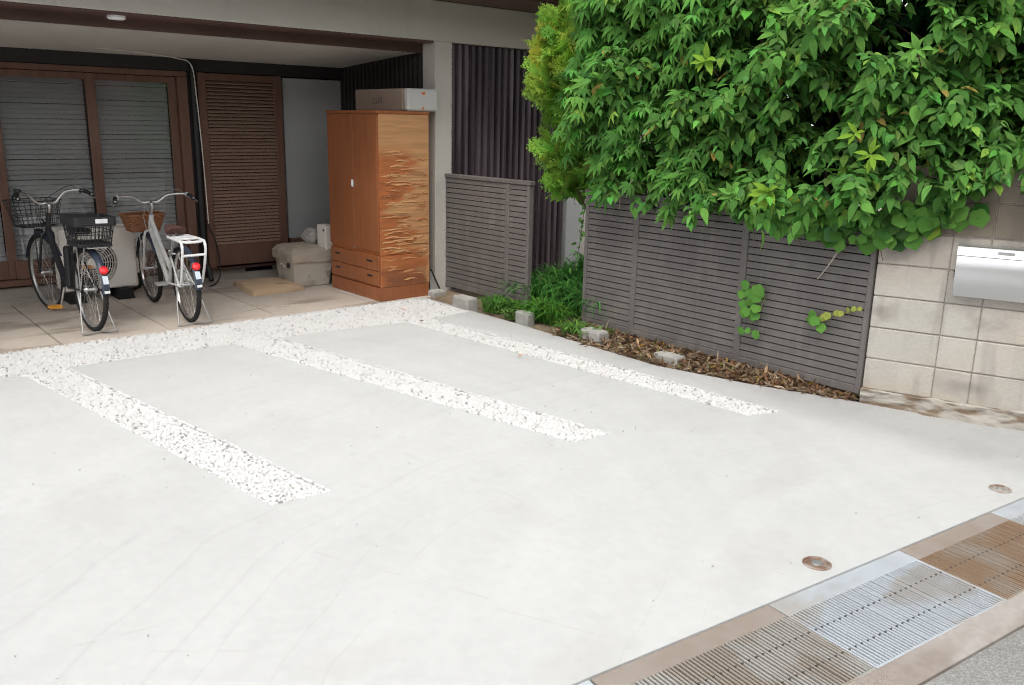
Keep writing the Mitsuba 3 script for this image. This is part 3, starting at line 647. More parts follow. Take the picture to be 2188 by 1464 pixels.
# step stone
st = fine(hull([(x + dx, y + dy, z) for (x, y) in ((3.42, 7.92), (3.99, 7.93), (4.01, 8.55), (3.50, 8.60)) for dx, dy, z in ((0, 0, .0), (.02 * np.sign(3.72 - x), .02 * np.sign(8.2 - y), .05))]), .03)
SS = thing('step_stone', 'flat tan stepping stone on the patio below the brown louvred shutter', 'stone')
add(SS + '__slab', lumpy(st, .010, 6, 2), 'mat_step_stone', smooth=40)
# small framed pane leaning on the column
LP = thing('framed_pane', 'small black framed pane leaning at the foot of the cream column', 'frame')
a, b, c_ = np.array([4.90, 7.05, .012]), np.array([5.035, 7.045, .012]), np.array([4.925, 7.062, .25])
a2 = np.array([4.895, 7.058, .235])
add(LP + '__frame', cat([tube([a, b], .008, 6), tube([b, c_], .008, 6), tube([c_, a2], .008, 6), tube([a2, a], .008, 6)]), 'mat_black_plastic')
add(LP + '__pane', trimesh.Trimesh([a + [0, .004, 0], b + [0, .004, 0], c_ + [0, .004, 0], a2 + [0, .004, 0]], [[0, 1, 2], [0, 2, 3]], process=False), 'mat_grey_rim')
# concrete blocks at the bed edge
for (x, y, w, d, h, lb) in ((4.80, 6.33, .13, .24, .105, 'rough pale concrete block at the far left, below the start of the short fence'), (4.84, 5.52, .10, .16, .10, 'pale concrete block at the near end of the short fence'),
                            (4.86, 4.70, .13, .22, .095, 'pale concrete block under the left end of the long fence'), (4.87, 3.93, .12, .22, .06, 'low rounded concrete block under the middle of the long fence'),
                            (4.93, 6.98, .16, .14, .05, 'flat broken concrete lump at the foot of the cream column')):
    g = thing('concrete_block', lb, 'block', 'pale concrete blocks along the planting bed')
    m = lumpy(fine(bx(x - w / 2, y - d / 2, -.05, x + w / 2, y + d / 2, h, .012), .025), .0045, 9, int(y * 10))
    scene[g] = mikit.ply(m, 'mat_grey_block', smooth=40)

# ------------------------------------------------------------------ air conditioner
AC = thing('air_conditioner', 'cream outdoor air conditioner unit standing behind the two bicycles', 'air conditioner')
ax0, ax1, ay, az0, az1 = 1.905, 2.560, 8.55, .10, .672
fc = (2.165, .35); fr = .222
cm = m3.Manifold(m3.Mesh(np.asarray((b_ := bx(ax0, ay, az0, ax1, ay + .27, az1, .012)).vertices, np.float32), np.asarray(b_.faces, np.uint32)))
cyl = trimesh.creation.cylinder(fr, .2, sections=64); cyl.apply_transform(frame_mat([1, 0, 0], [0, 0, 1], [0, -1, 0], [fc[0], ay + .02, fc[1]]))
cm = (cm - m3.Manifold(m3.Mesh(np.asarray(cyl.vertices, np.float32), np.asarray(cyl.faces, np.uint32)))).to_mesh()
add(AC + '__casing', trimesh.Trimesh(cm.vert_properties[:, :3], cm.tri_verts, process=False), 'mat_cream', smooth=20)
dk = trimesh.creation.cylinder(fr - .002, .004, sections=48); dk.apply_transform(frame_mat([1, 0, 0], [0, 0, 1], [0, -1, 0], [fc[0], ay + .116, fc[1]])); add(AC + '__fan_well', dk, 'mat_dark_inside')
AM = frame_mat([1, 0, 0], [0, 0, 1], [0, -1, 0], [fc[0], ay - .004, fc[1]])
rings = [tube([(r_ * math.cos(t_), r_ * math.sin(t_), 0) for t_ in np.linspace(0, 2 * math.pi, 48, endpoint=False)], .0042, 5, closed=True) for r_ in np.linspace(.05, fr - .002, 9)]
spk = [tube([(.045 * math.cos(t_), .045 * math.sin(t_), -.004), (fr * math.cos(t_), fr * math.sin(t_), -.004)], .003, 5) for t_ in np.linspace(0, 2 * math.pi, 16, endpoint=False)]
add(AC + '__grille', xf(cat(rings + spk), AM), 'mat_cream', smooth=True)
hub = lathe([(.0001, .012), (.04, .01), (.048, -.006)], 24); add(AC + '__hub', xf(hub, AM), 'mat_cream', smooth=40)
bl = []
for i in range(3):
    u = np.linspace(0, 1, 6); t0 = i * 2.1
    v = np.vstack([[[r_ * math.cos(t0 + .3 * r_), r_ * math.sin(t0 + .3 * r_), -.05] for r_ in .04 + .16 * u], [[r_ * math.cos(t0 + .9 + .8 * r_), r_ * math.sin(t0 + .9 + .8 * r_), -.09] for r_ in .04 + .16 * u]])
    bl.append(trimesh.Trimesh(v, [q for j in range(5) for q in ([j, j + 1, 7 + j], [j, 7 + j, 6 + j])], process=False))
add(AC + '__fan', xf(cat(bl), AM), 'mat_dark_grey', smooth=True)
add(AC + '__valve_cover', bx(ax1 + .001, ay + .05, .215, ax1 + .035, ay + .22, .36, .008), 'mat_cream')
for x in (2.0, 2.42):
    add(AC + '__foot', hull([(x + sx * a_, ay + .12 + sy * d_, z) for z, a_, d_ in ((.0, .075, .20), (.055, .05, .19), (.098, .05, .19)) for sx in (-1, 1) for sy in (-1, 1)]), 'mat_rubber')
add(AC + '__hose', tube(curve([(ax1 + .03, ay + .15, .25), (ax1 + .07, ay + .17, .16), (ax1 + .06, ay + .2, .05), (ax1 - .1, ay + .25, .02)], 24), .016, 8), 'mat_black_plastic', smooth=True)

# ------------------------------------------------------------------ bicycles
def bicycle(rear, front, R, label, st):
    g = thing('bicycle', label, 'bicycle', 'bicycles parked on the patio')
    rear, front = np.array([*rear, 0.0]), np.array([*front, 0.0])
    wb = np.linalg.norm(front - rear); e = (front - rear) / wb
    lean = math.radians(st.get('lean', 0)); left = np.array([-e[1], e[0], 0])
    up = math.cos(lean) * np.array([0, 0, 1.0]) + math.sin(lean) * left
    lft = np.cross(up, e)
    B = frame_mat(e, lft, up, rear)
    steer = math.radians(st.get('steer', 0))
    hb, ht = np.array([wb - .135, 0, R + .375]), np.array([wb - .205, 0, st['head_top']])   # head tube, bottom and top
    ax_ = (ht - hb) / np.linalg.norm(ht - hb)
    SM = trimesh.transformations.rotation_matrix(steer, ax_, hb)
    FM = B @ SM
    def A(name, mesh, mat, smooth=True, front_part=False, label=None):
        return add(g + '__' + name, xf(mesh, FM if front_part else B), mat, smooth=smooth, label=label)
    def wheel(c, front_part):
        k = uniq_part(g + '__wheel')
        WMx = frame_mat([1, 0, 0], [0, 0, 1], [0, -1, 0], [c, 0, R])
        MM = (FM if front_part else B) @ WMx
        ang = np.linspace(0, 2 * np.pi, 56, endpoint=False)
        ty = tube(np.stack([(R - .019) * np.cos(ang), (R - .019) * np.sin(ang), ang * 0], 1), .0195, 10, closed=True)
        scene[k + '__tyre'] = mikit.ply(xf(ty, MM), 'mat_rubber', smooth=True)
        rm = lathe([(R - .036, -.012), (R - .046, -.010), (R - .050, 0), (R - .046, .010), (R - .036, .012), (R - .036, -.012)], 56)
        scene[k + '__rim'] = mikit.ply(xf(rm, MM), st['rim'], smooth=40)
        hb_ = lathe([(.006, -.055), (.012, -.052), (.026, -.034), (.026, -.030), (.014, -.026), (.014, .026), (.026, .030), (.026, .034), (.012, .052), (.006, .055)], 16)
        scene[k + '__hub'] = mikit.ply(xf(hb_, MM), 'mat_alu', smooth=40)
        sp = []
        for i in range(32):
            a0 = i * 2 * np.pi / 32; a1 = a0 + (.42 if i % 4 < 2 else -.42); z = .031 if i % 2 else -.031
            sp.append(tube([[.024 * math.cos(a1), .024 * math.sin(a1), z], [(R - .046) * math.cos(a0), (R - .046) * math.sin(a0), 0]], .0013, 4, caps=False))
        scene[k + '__spokes'] = mikit.ply(xf(cat(sp), MM), 'mat_chrome', smooth=True)
    def uniq_part(k):
        n_ = 0; q_ = k
        while any(x.startswith(q_ + '__') for x in scene): n_ += 1; q_ = f'{k}_{n_:03d}'
        return q_
    wheel(0, False); wheel(wb, True)
    def arc(c, r_, a0, a1, n_=22): return np.array([[c + r_ * math.cos(t_), 0, R + r_ * math.sin(t_)] for t_ in np.radians(np.linspace(a0, a1, n_))])
    def fender(c, a0, a1):
        p = arc(c, R + .017, a0, a1); w = np.linspace(-1, 1, 7); v = []
        for q_, t_ in zip(p, np.radians(np.linspace(a0, a1, len(p)))):
            for s_ in w:
                d = -.016 * s_ * s_
                v.append([q_[0] + d * math.cos(t_), s_ * .029, q_[2] + d * math.sin(t_)])
        f = [q for i in range(len(p) - 1) for j in range(6) for q in ([i * 7 + j, i * 7 + j + 1, i * 7 + 8 + j], [i * 7 + j, i * 7 + 8 + j, i * 7 + 7 + j])]
        return trimesh.Trimesh(v, f, process=False)
    A('mudguard', fender(0, 30, 178), st['fender']); A('mudguard', fender(wb, 15, 150), st['fender'], front_part=True)
    bb = np.array([.455, 0, R - .045]); sc = np.array([.30, 0, st['seat_z'] - .20]); stop = np.array([.245, 0, st['seat_z'] - .06])
    fr = st['frame']
    # main tubes
    hm = hb * .35 + ht * .65; hl = hb * .85 + ht * .15
    mid = bb * .5 + hl * .5
    if st['style'] == 'loop':
        A('frame', cat([tube(curve([hl, hl + [-.12, 0, -.17], bb + [.16, 0, .09], bb + [.03, 0, .015], bb], 24), .026, 12), tube([bb, sc], .017, 10), tube([hb, ht], .021, 12)]), fr)
    else:
        tm = bb + (sc - bb) * .42
        A('frame', cat([tube(np.array([hl + [0, 0, -.02], bb + [.02, 0, -.01]]), .022, 12), tube(curve([hm + [0, 0, .0], (hm + tm) / 2 + [0, 0, -.015], tm], 10), .020, 12), tube([bb, sc], .016, 10), tube([hb, ht], .021, 12)]), fr)
    stays = []
    for s_ in (-1, 1):
        stays += [tube([[0, s_ * .062, R], [.10, s_ * .055, R - .01], bb + [-.03, s_ * .03, 0]], .009, 8), tube([[0, s_ * .062, R], sc + [-.01, s_ * .028, .0]], .008, 8)]
    A('stay', cat(stays), fr)
    crown = hb + (hb - ht) * .05
    for s_ in (-1, 1):
        A('fork_blade', tube(curve([crown + [.0, s_ * .018, -.005], crown + [.012, s_ * .048, -.03], [wb - .06, s_ * .055, R + .16], [wb - .012, s_ * .057, R + .03], [wb, s_ * .058, R]], 18), .011, 8), st['fork'], front_part=True)
    A('seat_post', tube([sc, stop], .0125, 10), 'mat_chrome')
    sd = hull([(.245 + x, y, st['seat_z'] + z) for x, y, z in ((-.12, .085, -.005), (-.12, -.085, -.005), (-.135, .05, .012), (-.135, -.05, .012), (-.10, .0, .03), (-.02, .07, .0), (-.02, -.07, .0), (.13, .018, .01), (.13, -.018, .01), (.14, 0, -.02), (-.1, .08, -.045), (-.1, -.08, -.045), (.02, 0, .015), (.1, .015, -.04), (.1, -.015, -.04))])
    sd = fine(sd, .02); trimesh.smoothing.filter_taubin(sd, iterations=6); A('saddle', sd, st['saddle'])
    # stem, handlebar, grips, levers
    s0 = ht; s1 = ht + ax_ * (st['bar_z'] - ht[2] - .02) / ax_[2]; s2 = s1 + [.05, 0, .015]
    A('stem', tube(curve([s0, s1 - ax_ * .015, s1 + [.018, 0, .010], s2], 12), .0125, 10), 'mat_chrome', front_part=True)
    bz = st['bar_z']; hw = st['bar_w']; bk = st['bar_back']
    def hp(s_): return curve([s2, s2 + [.005, s_ * .07, .002], s2 + [-.01, s_ * .15, st['rise'] * .8], s2 + [-.06, s_ * (hw - .06), st['rise']], s2 + [-bk * .6, s_ * (hw - .015), st['rise'] - .012], s2 + [-bk, s_ * hw, st['rise'] - .035]], 40)
    lp, rp = hp(1), hp(-1)
    A('handlebar', tube(np.vstack([rp[::-1], lp[1:]]), .0112, 10), 'mat_chrome', front_part=True)
    for pth, s_ in ((lp, 1), (rp, -1)):
        gp = pth[int(len(pth) * .74):]
        A('grip', tube(gp, np.r_[.018, np.full(len(gp) - 2, .0165), .0185], 10), 'mat_black_plastic', front_part=True)
        br = pth[int(len(pth) * .70)]
        A('brake_lever', tube(curve([br + [.02, 0, -.004], br + [.045, s_ * .012, -.02], br + [-.03, s_ * .05, -.045], br + [-.11, s_ * .055, -.06]], 14), np.linspace(.009, .0055, 13), 6), 'mat_alu' if st['style'] != 'loop' or s_ < 0 else 'mat_black_plastic', front_part=True)
        A('lever_mount', tube([br + [-.012, 0, 0], br + [.02, 0, -.004]], .0195, 10), 'mat_black_plastic' if st['style'] == 'loop' else 'mat_alu', smooth=False, front_part=True)
        A('brake_cable', tube(curve([br + [.03, 0, -.01], br + [.15, -s_ * .05, .03], s2 + [.16, s_ * .02, -.02], hb + [.05, s_ * .035, .10], hb + [.02, s_ * .03, .0]], 30), .0028, 5), 'mat_black_plastic' if st['style'] == 'loop' else 'mat_grey_rim', front_part=True)
    if st['style'] == 'loop':
        bell = lathe([(.026, 0), (.024, .014), (.012, .022), (.0001, .024)], 20); bell.apply_translation(lp[int(len(lp) * .62)] + [0, 0, .012]); A('bell', bell, 'mat_black_plastic', front_part=True)
    # crank, pedals, chain guard
    ca = math.radians(st['crank'])
    for s_, a_ in ((1, ca), (-1, ca + math.pi)):
        pe = bb + [.165 * math.cos(a_), s_ * .075, .165 * math.sin(a_)]
        A('crank', tube([bb + [0, s_ * .05, 0], pe], .0095, 8), 'mat_chrome')
        A('pedal', cat([bx(pe[0] - .045, pe[1], pe[2] - .010, pe[0] + .045, pe[1] + s_ * .018, pe[2] + .010, .003), bx(pe[0] - .045, pe[1] + s_ * .075, pe[2] - .010, pe[0] + .045, pe[1] + s_ * .09, pe[2] + .010, .003), bx(pe[0] - .006, pe[1], pe[2] - .006, pe[0] + .006, pe[1] + s_ * .09, pe[2] + .006),
                        bx(pe[0] + .034, pe[1], pe[2] - .010, pe[0] + .046, pe[1] + s_ * .09, pe[2] + .010), bx(pe[0] - .046, pe[1], pe[2] - .010, pe[0] - .034, pe[1] + s_ * .09, pe[2] + .010)]), st['pedal'], smooth=False)
    cg = Polygon([(.10, R + .0), (.10, R + .035), (.40, R + .055), (.50, R + .03), (.53, R - .05), (.50, R - .095), (.42, R - .06), (.38, R + .01)]).buffer(.010)
    cm_ = prism(cg, 0, .022); cv_ = np.array(cm_.vertices); A('chain_guard', trimesh.Trimesh(np.stack([cv_[:, 0], -.078 + cv_[:, 2], cv_[:, 1]], 1), cm_.faces[:, ::-1], process=False), st['guard'], smooth=30)
    # centre stand: a wide U behind the wheel
    sw = st['stand_w']
    for s_ in (-1, 1):
        A('stand_leg', tube([[0.01, s_ * .075, R - .02], [-.05, s_ * (.075 + sw) / 2 * 1.02, .17], [-.135, s_ * sw, .012]], .0065, 8), 'mat_grey_rim')
    A('stand_foot', tube(curve([[-.14, -sw - .012, .022], [-.145, -sw + .02, .009], [-.125, 0, .016], [-.145, sw - .02, .009], [-.14, sw + .012, .022]], 24), .0075, 8), 'mat_grey_rim')
    # reflector and registration stickers on the rear mudguard
    def onf(deg, dr_): t_ = math.radians(deg); return np.array([(R + .017 + dr_) * math.cos(t_), 0, R + (R + .017 + dr_) * math.sin(t_)]), np.array([math.cos(t_), 0, math.sin(t_)])
    p_, nn_ = onf(st['ref_deg'], .020)
    tt_ = np.array([-nn_[2], 0, nn_[0]])
    rf = lathe([(.031, -.018), (.033, -.004), (.031, .004), (.022, .009), (.0001, .011)], 24)
    A('reflector', xf(rf, frame_mat([0, 1, 0], np.cross(nn_, [0, 1, 0]), nn_, p_)), 'mat_red', label='bright red round reflector')
    for k_, (dg, h_, mt) in enumerate(((st['ref_deg'] + 12, .032, 'mat_sticker'), (st['ref_deg'] + 21, .022, 'mat_navy_plastic'), (st['ref_deg'] + 27, .010, 'mat_label'))):
        q_, n_ = onf(dg, .003); A('sticker', xf(bx(-.020, -h_, -.001, .020, h_, .002), frame_mat([0, 1, 0], np.cross(n_, [0, 1, 0]), n_, q_)), mt, smooth=False)
    return g, A, dict(wb=wb, R=R, hb=hb, ht=ht, s2=s2, bb=bb, sc=sc)

def wire_basket(x0, x1, w0, w1, z0, z1, nx, ny, nz, rad, taper=.8):
    """Rods of a basket: bottom smaller than the top."""
    cx = (x0 + x1) / 2; out = []
    def ring(u):
        k = taper + (1 - taper) * u; hx = (x1 - x0) / 2 * k; hy = (w0 * (1 - u) + w1 * u); r_ = min(hx, hy) * .35
        pg_ = np.array(sbox(-hx + r_, -hy + r_, hx - r_, hy - r_).buffer(r_, quad_segs=5).exterior.coords)[:-1]
        return pg_ + [cx, 0]
    def rs(pg_, n_):
        p = np.vstack([pg_, pg_[:1]]); L = np.r_[0, np.cumsum(np.linalg.norm(np.diff(p, axis=0), axis=1))]
        q = np.linspace(0, L[-1], n_, endpoint=False); return np.stack([np.interp(q, L, p[:, 0]), np.interp(q, L, p[:, 1])], 1)
    N_ = 2 * (nx + ny)
    for j in range(nz + 1):
        u = j / nz; p = ring(u); z = z0 + (z1 - z0) * u
        out.append(tube(np.column_stack([p, np.full(len(p), z)]), rad * (2.2 if j == nz else 1), 5, closed=True))
    b_, t_ = rs(ring(0), N_), rs(ring(1), N_)
    for i in range(N_): out.append(tube([[*b_[i], z0], [*t_[i], z1]], rad, 4, caps=False))
    hx = (x1 - x0) / 2 * taper; hy = w0
    for i in range(nx): x = cx - hx + 2 * hx * (i + .5) / nx; out.append(tube([[x, -hy, z0], [x, hy, z0]], rad, 4, caps=False))
    for i in range(ny): y = -hy + 2 * hy * (i + .5) / ny; out.append(tube([[cx - hx, y, z0], [cx + hx, y, z0]], rad, 4, caps=False))
    return cat(out)

# black bicycle, with a wire basket in front and a dark lidded one behind
g, A, q = bicycle((1.808, 7.308), (1.722, 8.352), .335, 'black bicycle with a wire front basket and a dark rear basket', dict(
    style='loop', frame='mat_black_paint', fork='mat_black_paint', fender='mat_navy_plastic', rim='mat_alu', guard='mat_black_plastic', saddle='mat_black_plastic',
    head_top=.865, seat_z=.80, bar_z=.955, bar_w=.295, bar_back=.20, rise=.10, crank=-78, pedal='mat_amber', stand_w=.125, ref_deg=148, steer=6, lean=-1.5))
A('basket', wire_basket(q['wb'] - .06, q['wb'] + .26, .145, .195, .735, .955, 6, 8, 7, .0022), 'mat_black_metal', front_part=True, label='black wire front basket')
A('basket_stay', cat([tube([[q['wb'] - .04, s_ * .07, .735], [q['wb'], s_ * .06, .335]], .004, 6) for s_ in (-1, 1)] + [tube([q['hb'] + [.03, 0, .06], [q['wb'] - .04, 0, .80]], .008, 6)]), 'mat_black_metal', front_part=True)
lampb = lathe([(.0001, -.05), (.028, -.045), (.036, 0), (.034, .012), (.0001, .014)], 18)
A('headlamp', xf(lampb, frame_mat([0, 1, 0], [0, 0, 1], [1, 0, 0], [q['wb'] + .06, .0, .68])), 'mat_black_plastic', front_part=True)
RB = [(-.215, .165)]
def rear_basket():
    x0, x1, zb, zt = -.215, .115, .695, .925
    o_ = []
    rods = wire_basket(x0, x1, .125, .150, zb, zt - .055, 9, 9, 3, .0036, .86)
    return rods, x0, x1, zb, zt
rods, x0, x1, zb, zt = rear_basket()
A('rear_basket', rods, 'mat_black_plastic', label='dark slotted rear basket')
cx_, hx_ = (x0 + x1) / 2, (x1 - x0) / 2
def band(z0, z1, ox, oy, th=.008):
    a_ = sbox(cx_ - ox, -oy, cx_ + ox, oy).buffer(.03); return prism(a_.difference(a_.buffer(-th)), z0, z1)
A('rear_basket_rim', cat([band(zt - .07, zt, hx_ - .028, .127), band(zb, zb + .025, hx_ * .86 - .03, .097)]), 'mat_black_plastic', smooth=30)
A('rear_basket_panel', cat([prism(sbox(cx_ - hx_ * .84, -.12, cx_ + hx_ * .84, .12).buffer(.004), zb, zb + .006)]), 'mat_black_plastic', smooth=False)
A('basket_label', bx(x0 - .009, -.085, zt - .048, x0 - .0025, .005, zt - .014, .002), 'mat_label', smooth=False, label='white sticker on the rear basket')
# rear carrier, battery
car = []
for s_ in (-1, 1): car += [tube(curve([[.26, s_ * .05, .70], [.1, s_ * .065, .69], [-.22, s_ * .065, .69]], 8), .006, 6), tube([[-.12, s_ * .065, .69], [-.0, s_ * .075, .335]], .006, 6), tube([[.05, s_ * .065, .69], [.0, s_ * .075, .335]], .005, 6)]
car += [tube([[x_, -.065, .69], [x_, .065, .69]], .005, 6) for x_ in (-.22, -.1, .05, .2)]
A('carrier', cat(car), 'mat_grey_rim')
A('battery', bx(.345, -.05, .30, .43, .05, .64, .015), 'mat_black_plastic', smooth=False)

# silver bicycle with a brown wicker basket
g, A, q = bicycle((2.538, 7.19), (2.572, 8.196), .318, 'silver bicycle with a brown wicker front basket and a white rear rack', dict(
    style='twin', frame='mat_silver_paint', fork='mat_silver_paint', fender='mat_navy_plastic', rim='mat_chrome', guard='mat_silver_paint', saddle='mat_saddle',
    head_top=.83, seat_z=.775, bar_z=.945, bar_w=.33, bar_back=.17, rise=.065, crank=172, pedal='mat_grey_rim', stand_w=.13, ref_deg=146, steer=0, lean=1.0))
bx0, bx1 = q['wb'] - .045, q['wb'] + .235
A('basket_liner', cat([hull([(x, y, z) for z, hx, hy in ((.655, .10, .125), (.66, .10, .125)) for x in ((bx0 + bx1) / 2 - hx, (bx0 + bx1) / 2 + hx) for y in (-hy, hy)])]), 'mat_wicker', front_part=True, smooth=False)
for j in range(9):
    u = (j + .5) / 9; z = .66 + .155 * u; hx = .10 + .035 * u; hy = .125 + .045 * u
    rr = np.array(sbox(-hx + .05, -hy + .05, hx - .05, hy - .05).buffer(.05, quad_segs=6).exterior.coords)[:-1]
    n_ = 64; P_ = np.vstack([rr, rr[:1]]); L_ = np.r_[0, np.cumsum(np.linalg.norm(np.diff(P_, axis=0), axis=1))]; qq = np.linspace(0, L_[-1], n_, endpoint=False)
    xy = np.stack([np.interp(qq, L_, P_[:, 0]), np.interp(qq, L_, P_[:, 1])], 1); xy *= (1 + .03 * np.sin(np.arange(n_) * np.pi / 2 + j * np.pi))[:, None]
    A('basket_band', tube(np.column_stack([xy[:, 0] + (bx0 + bx1) / 2, xy[:, 1], np.full(n_, z)]), .0098 if j < 8 else .013, 6, closed=True), 'mat_wicker', front_part=True)
A('basket_stay', cat([tube([[q['wb'] - .02, s_ * .07, .655], [q['wb'], s_ * .06, .318]], .004, 6) for s_ in (-1, 1)] + [tube([q['hb'] + [.03, 0, .06], [q['wb'] - .03, 0, .76]], .008, 6)]), 'mat_alu', front_part=True)
A('headlamp', xf(lampb, frame_mat([0, 1, 0], [0, 0, 1], [1, 0, 0], [q['wb'] + .03, -.0, .60])), 'mat_alu', front_part=True)
rk = []
for s_ in (-1, 1):
    rk.append(tube(curve([[.23, s_ * .05, .70], [.08, s_ * .085, .712], [-.20, s_ * .092, .712], [-.265, s_ * .092, .695], [-.262, s_ * .092, .60], [-.14, s_ * .085, .36], [-.0, s_ * .07, .318]], 36), .0115, 8))
rk += [tube([[x_, -.09, z_], [x_, .09, z_]], .0105, 8) for x_, z_ in ((.05, .71), (-.09, .712), (-.262, .60))]
rk += [tube(curve([[-.20, -.092, .712], [-.262, -.06, .708], [-.268, 0, .706], [-.262, .06, .708], [-.20, .092, .712]], 16), .0115, 8), tube([[.2, 0, .705], [-.262, 0, .708]], .006, 6)]
A('carrier', cat(rk), 'mat_white_paint', label='white tubular rear rack')
lk = np.linspace(0, 2 * np.pi, 30, endpoint=False)
A('wheel_lock', tube(np.stack([.22 + .055 * np.cos(lk), .05 * np.sin(lk), .56 + .0 * lk], 1), .011, 8, closed=True), 'mat_alu')

# ------------------------------------------------------------------ plants
def leaf_tmpl(L=1.0, W=.48, n=6, fold=.22, droop=.25, power=1.0, lobes=None):
    """A leaf along +x, upper side +z; x from 0 to L."""
    u = np.linspace(0, 1, n + 1); v, f = [], []
    for t_ in u:
        w = W * .5 * (math.sin(math.pi * t_ ** .82) ** power) * (1.0 if lobes is None else 1 + lobes * math.sin(t_ * 21))
        z = -droop * t_ * t_
        v += [[t_ * L, -w, z + fold * w], [t_ * L, 0, z], [t_ * L, w, z + fold * w]]
    for i in range(n):
        a = i * 3
        f += [[a, a + 1, a + 4], [a, a + 4, a + 3], [a + 1, a + 2, a + 5], [a + 1, a + 5, a + 4]]
    return np.array(v), np.array(f)

def lobed_tmpl(nl=5, spread=2.0, L=1.0, W=.26):
    """A palmate leaf: lobes from one point, the middle one longest."""
    vs, fs, at = [], [], 0
    for i in range(nl):
        a = (i - (nl - 1) / 2) / ((nl - 1) / 2) * spread; l_ = L * (1 - .36 * abs(a / spread) ** 1.4)
        v, f = leaf_tmpl(l_, W * l_, 4, .3, .35, 1.0)
        c, s = math.cos(a), math.sin(a)
        v = np.stack([v[:, 0] * c - v[:, 1] * s, v[:, 0] * s + v[:, 1] * c, v[:, 2]], 1)
        vs.append(v); fs.append(f + at); at += len(v)
    return np.vstack(vs), np.vstack(fs)

def round_tmpl():
    ang = np.linspace(-2.75, 2.75, 15); v = [[0, 0, 0], [.42, 0, -.02]]
    r_ = .5 * (1 + .10 * np.cos(ang * 5) - .04 * np.cos(ang * 2)); 
    v += [[.42 + r * math.cos(a) * (1.1 if abs(a) < .5 else 1), r * math.sin(a), .06 * abs(math.sin(a)) - .10 * max(0, math.cos(a))] for a, r in zip(ang, r_)]
    f = [[1, 2 + i, 3 + i] for i in range(14)] + [[1, 16, 0], [0, 2, 1]]
    return np.array(v), np.array(f)

def spray_tmpl(seed):
    """A flat fan of hinoki scale-leaf twigs."""
    r = np.random.default_rng(seed); V, F = [], []
    def blade(p, d, L, w):
        n_ = np.array([-d[1], d[0], 0]); b = len(V)
        V.extend([p, p + d * L * .5 + n_ * w + [0, 0, r.uniform(-.01, .01)], p + d * L, p + d * L * .5 - n_ * w]); F.extend([[b, b + 1, b + 2], [b, b + 2, b + 3]])
    def rec(p, a, L, lev):
        d = np.array([math.cos(a), math.sin(a), 0])
        if lev == 2: blade(p, d + [0, 0, r.uniform(-.3, .3)], L * 1.15, L * .30); return
        k = 6 if lev == 0 else 3
        blade(p, d, L * 1.05, L * .035 if lev == 0 else L * .08)
        for i in range(k):
            t_ = .18 + .8 * i / (k - 1)
            for s in (-1, 1):
                if r.random() < .9: rec(p + d * L * t_, a + s * r.uniform(.5, .8), L * (.62 if lev == 0 else .55) * (1.12 - .75 * t_) * r.uniform(.8, 1.1), lev + 1)
    rec(np.zeros(3), 0, 1.0, 0)
    return np.array(V), np.array(F)

def orient(fwd, upish, roll=None):
    """ex along fwd, ez near upish."""
    ex = unit(fwd); ey = unit(np.cross(upish, ex)); ez = np.cross(ex, ey)
    if roll is not None:
        c, s = np.cos(roll)[:, None], np.sin(roll)[:, None]
        ey, ez = c * ey + s * ez, -s * ey + c * ez
    return ex, ey, ez

def project(P):
    d = P - CAM; z = d @ FWD; rt = np.cross(FWD, UP); f = 512 / math.tan(math.radians(30.62))
    return np.stack([512 + f * (d @ rt) / z, 342.5 - f * (d @ UP) / z, z], 1)

def foliage(root, tmpl, o, ex, ey, ez, s, col, mats_, mat, n_parts, part='leaf', stuff='foliage'):
    """The n_parts leaves that show largest become parts, the rest one part that is stuff."""
    tv, tf = tmpl
    c = o + ex * (np.asarray(s)[:, None] * .5)
    p = project(c); size = np.asarray(s) / p[:, 2]
    ins = (p[:, 0] > 2) & (p[:, 0] < 1022) & (p[:, 1] > 2) & (p[:, 1] < 683)
    cell = (p[:, 0] // 11).astype(int) * 1000 + (p[:, 1] // 11).astype(int)
    order = np.lexsort((p[:, 2], cell)); first = np.zeros(len(o), bool)
    _, idx = np.unique(cell[order], return_index=True); first[order[idx]] = True
    face = np.abs(np.einsum('ij,ij->i', ez, unit(CAM - c)))
    sc_ = np.where(first & ins, size * (.3 + face), -1)
    pick = np.argsort(-sc_)[:n_parts]; pick = pick[sc_[pick] > 0]
    rest = np.ones(len(o), bool); rest[pick] = False
    Mx = mats(o, ex, ey, ez, s)
    shared = {m_: mikit.ply((tv, tf), m_, smooth=True) for m_ in mats_}
    for i in pick:
        t_ = col[i]; m_ = mats_[0] if t_[1] < np.quantile(col[:, 1], .45) else mats_[1] if t_[1] < np.quantile(col[:, 1], .85) else mats_[2]
        scene[uniq(root + '__' + part)] = {**shared[m_], 'to_world': T(np.vstack([Mx[i], [0, 0, 0, 1]]).tolist())}
    if rest.any():
        v, f = batch(tv, tf, Mx[rest])
        cc = np.repeat(col[rest], len(tv), 0)
        k_ = uniq(root + '__' + stuff)
        scene[k_] = mikit.ply((v, f), mat, smooth=True, color=cc); labels[k_] = {'kind': 'stuff'}

def tint(n_, base, var, young=None, py=0.0):
    c = np.array(base) * np.exp(rng.normal(0, var, (n_, 1))) * np.exp(rng.normal(0, .11, (n_, 3)))
    if young is not None:
        m_ = rng.random(n_) < py; c[m_] = np.array(young) * np.exp(rng.normal(0, .15, (m_.sum(), 1)))
    return np.clip(c, .01, .7)

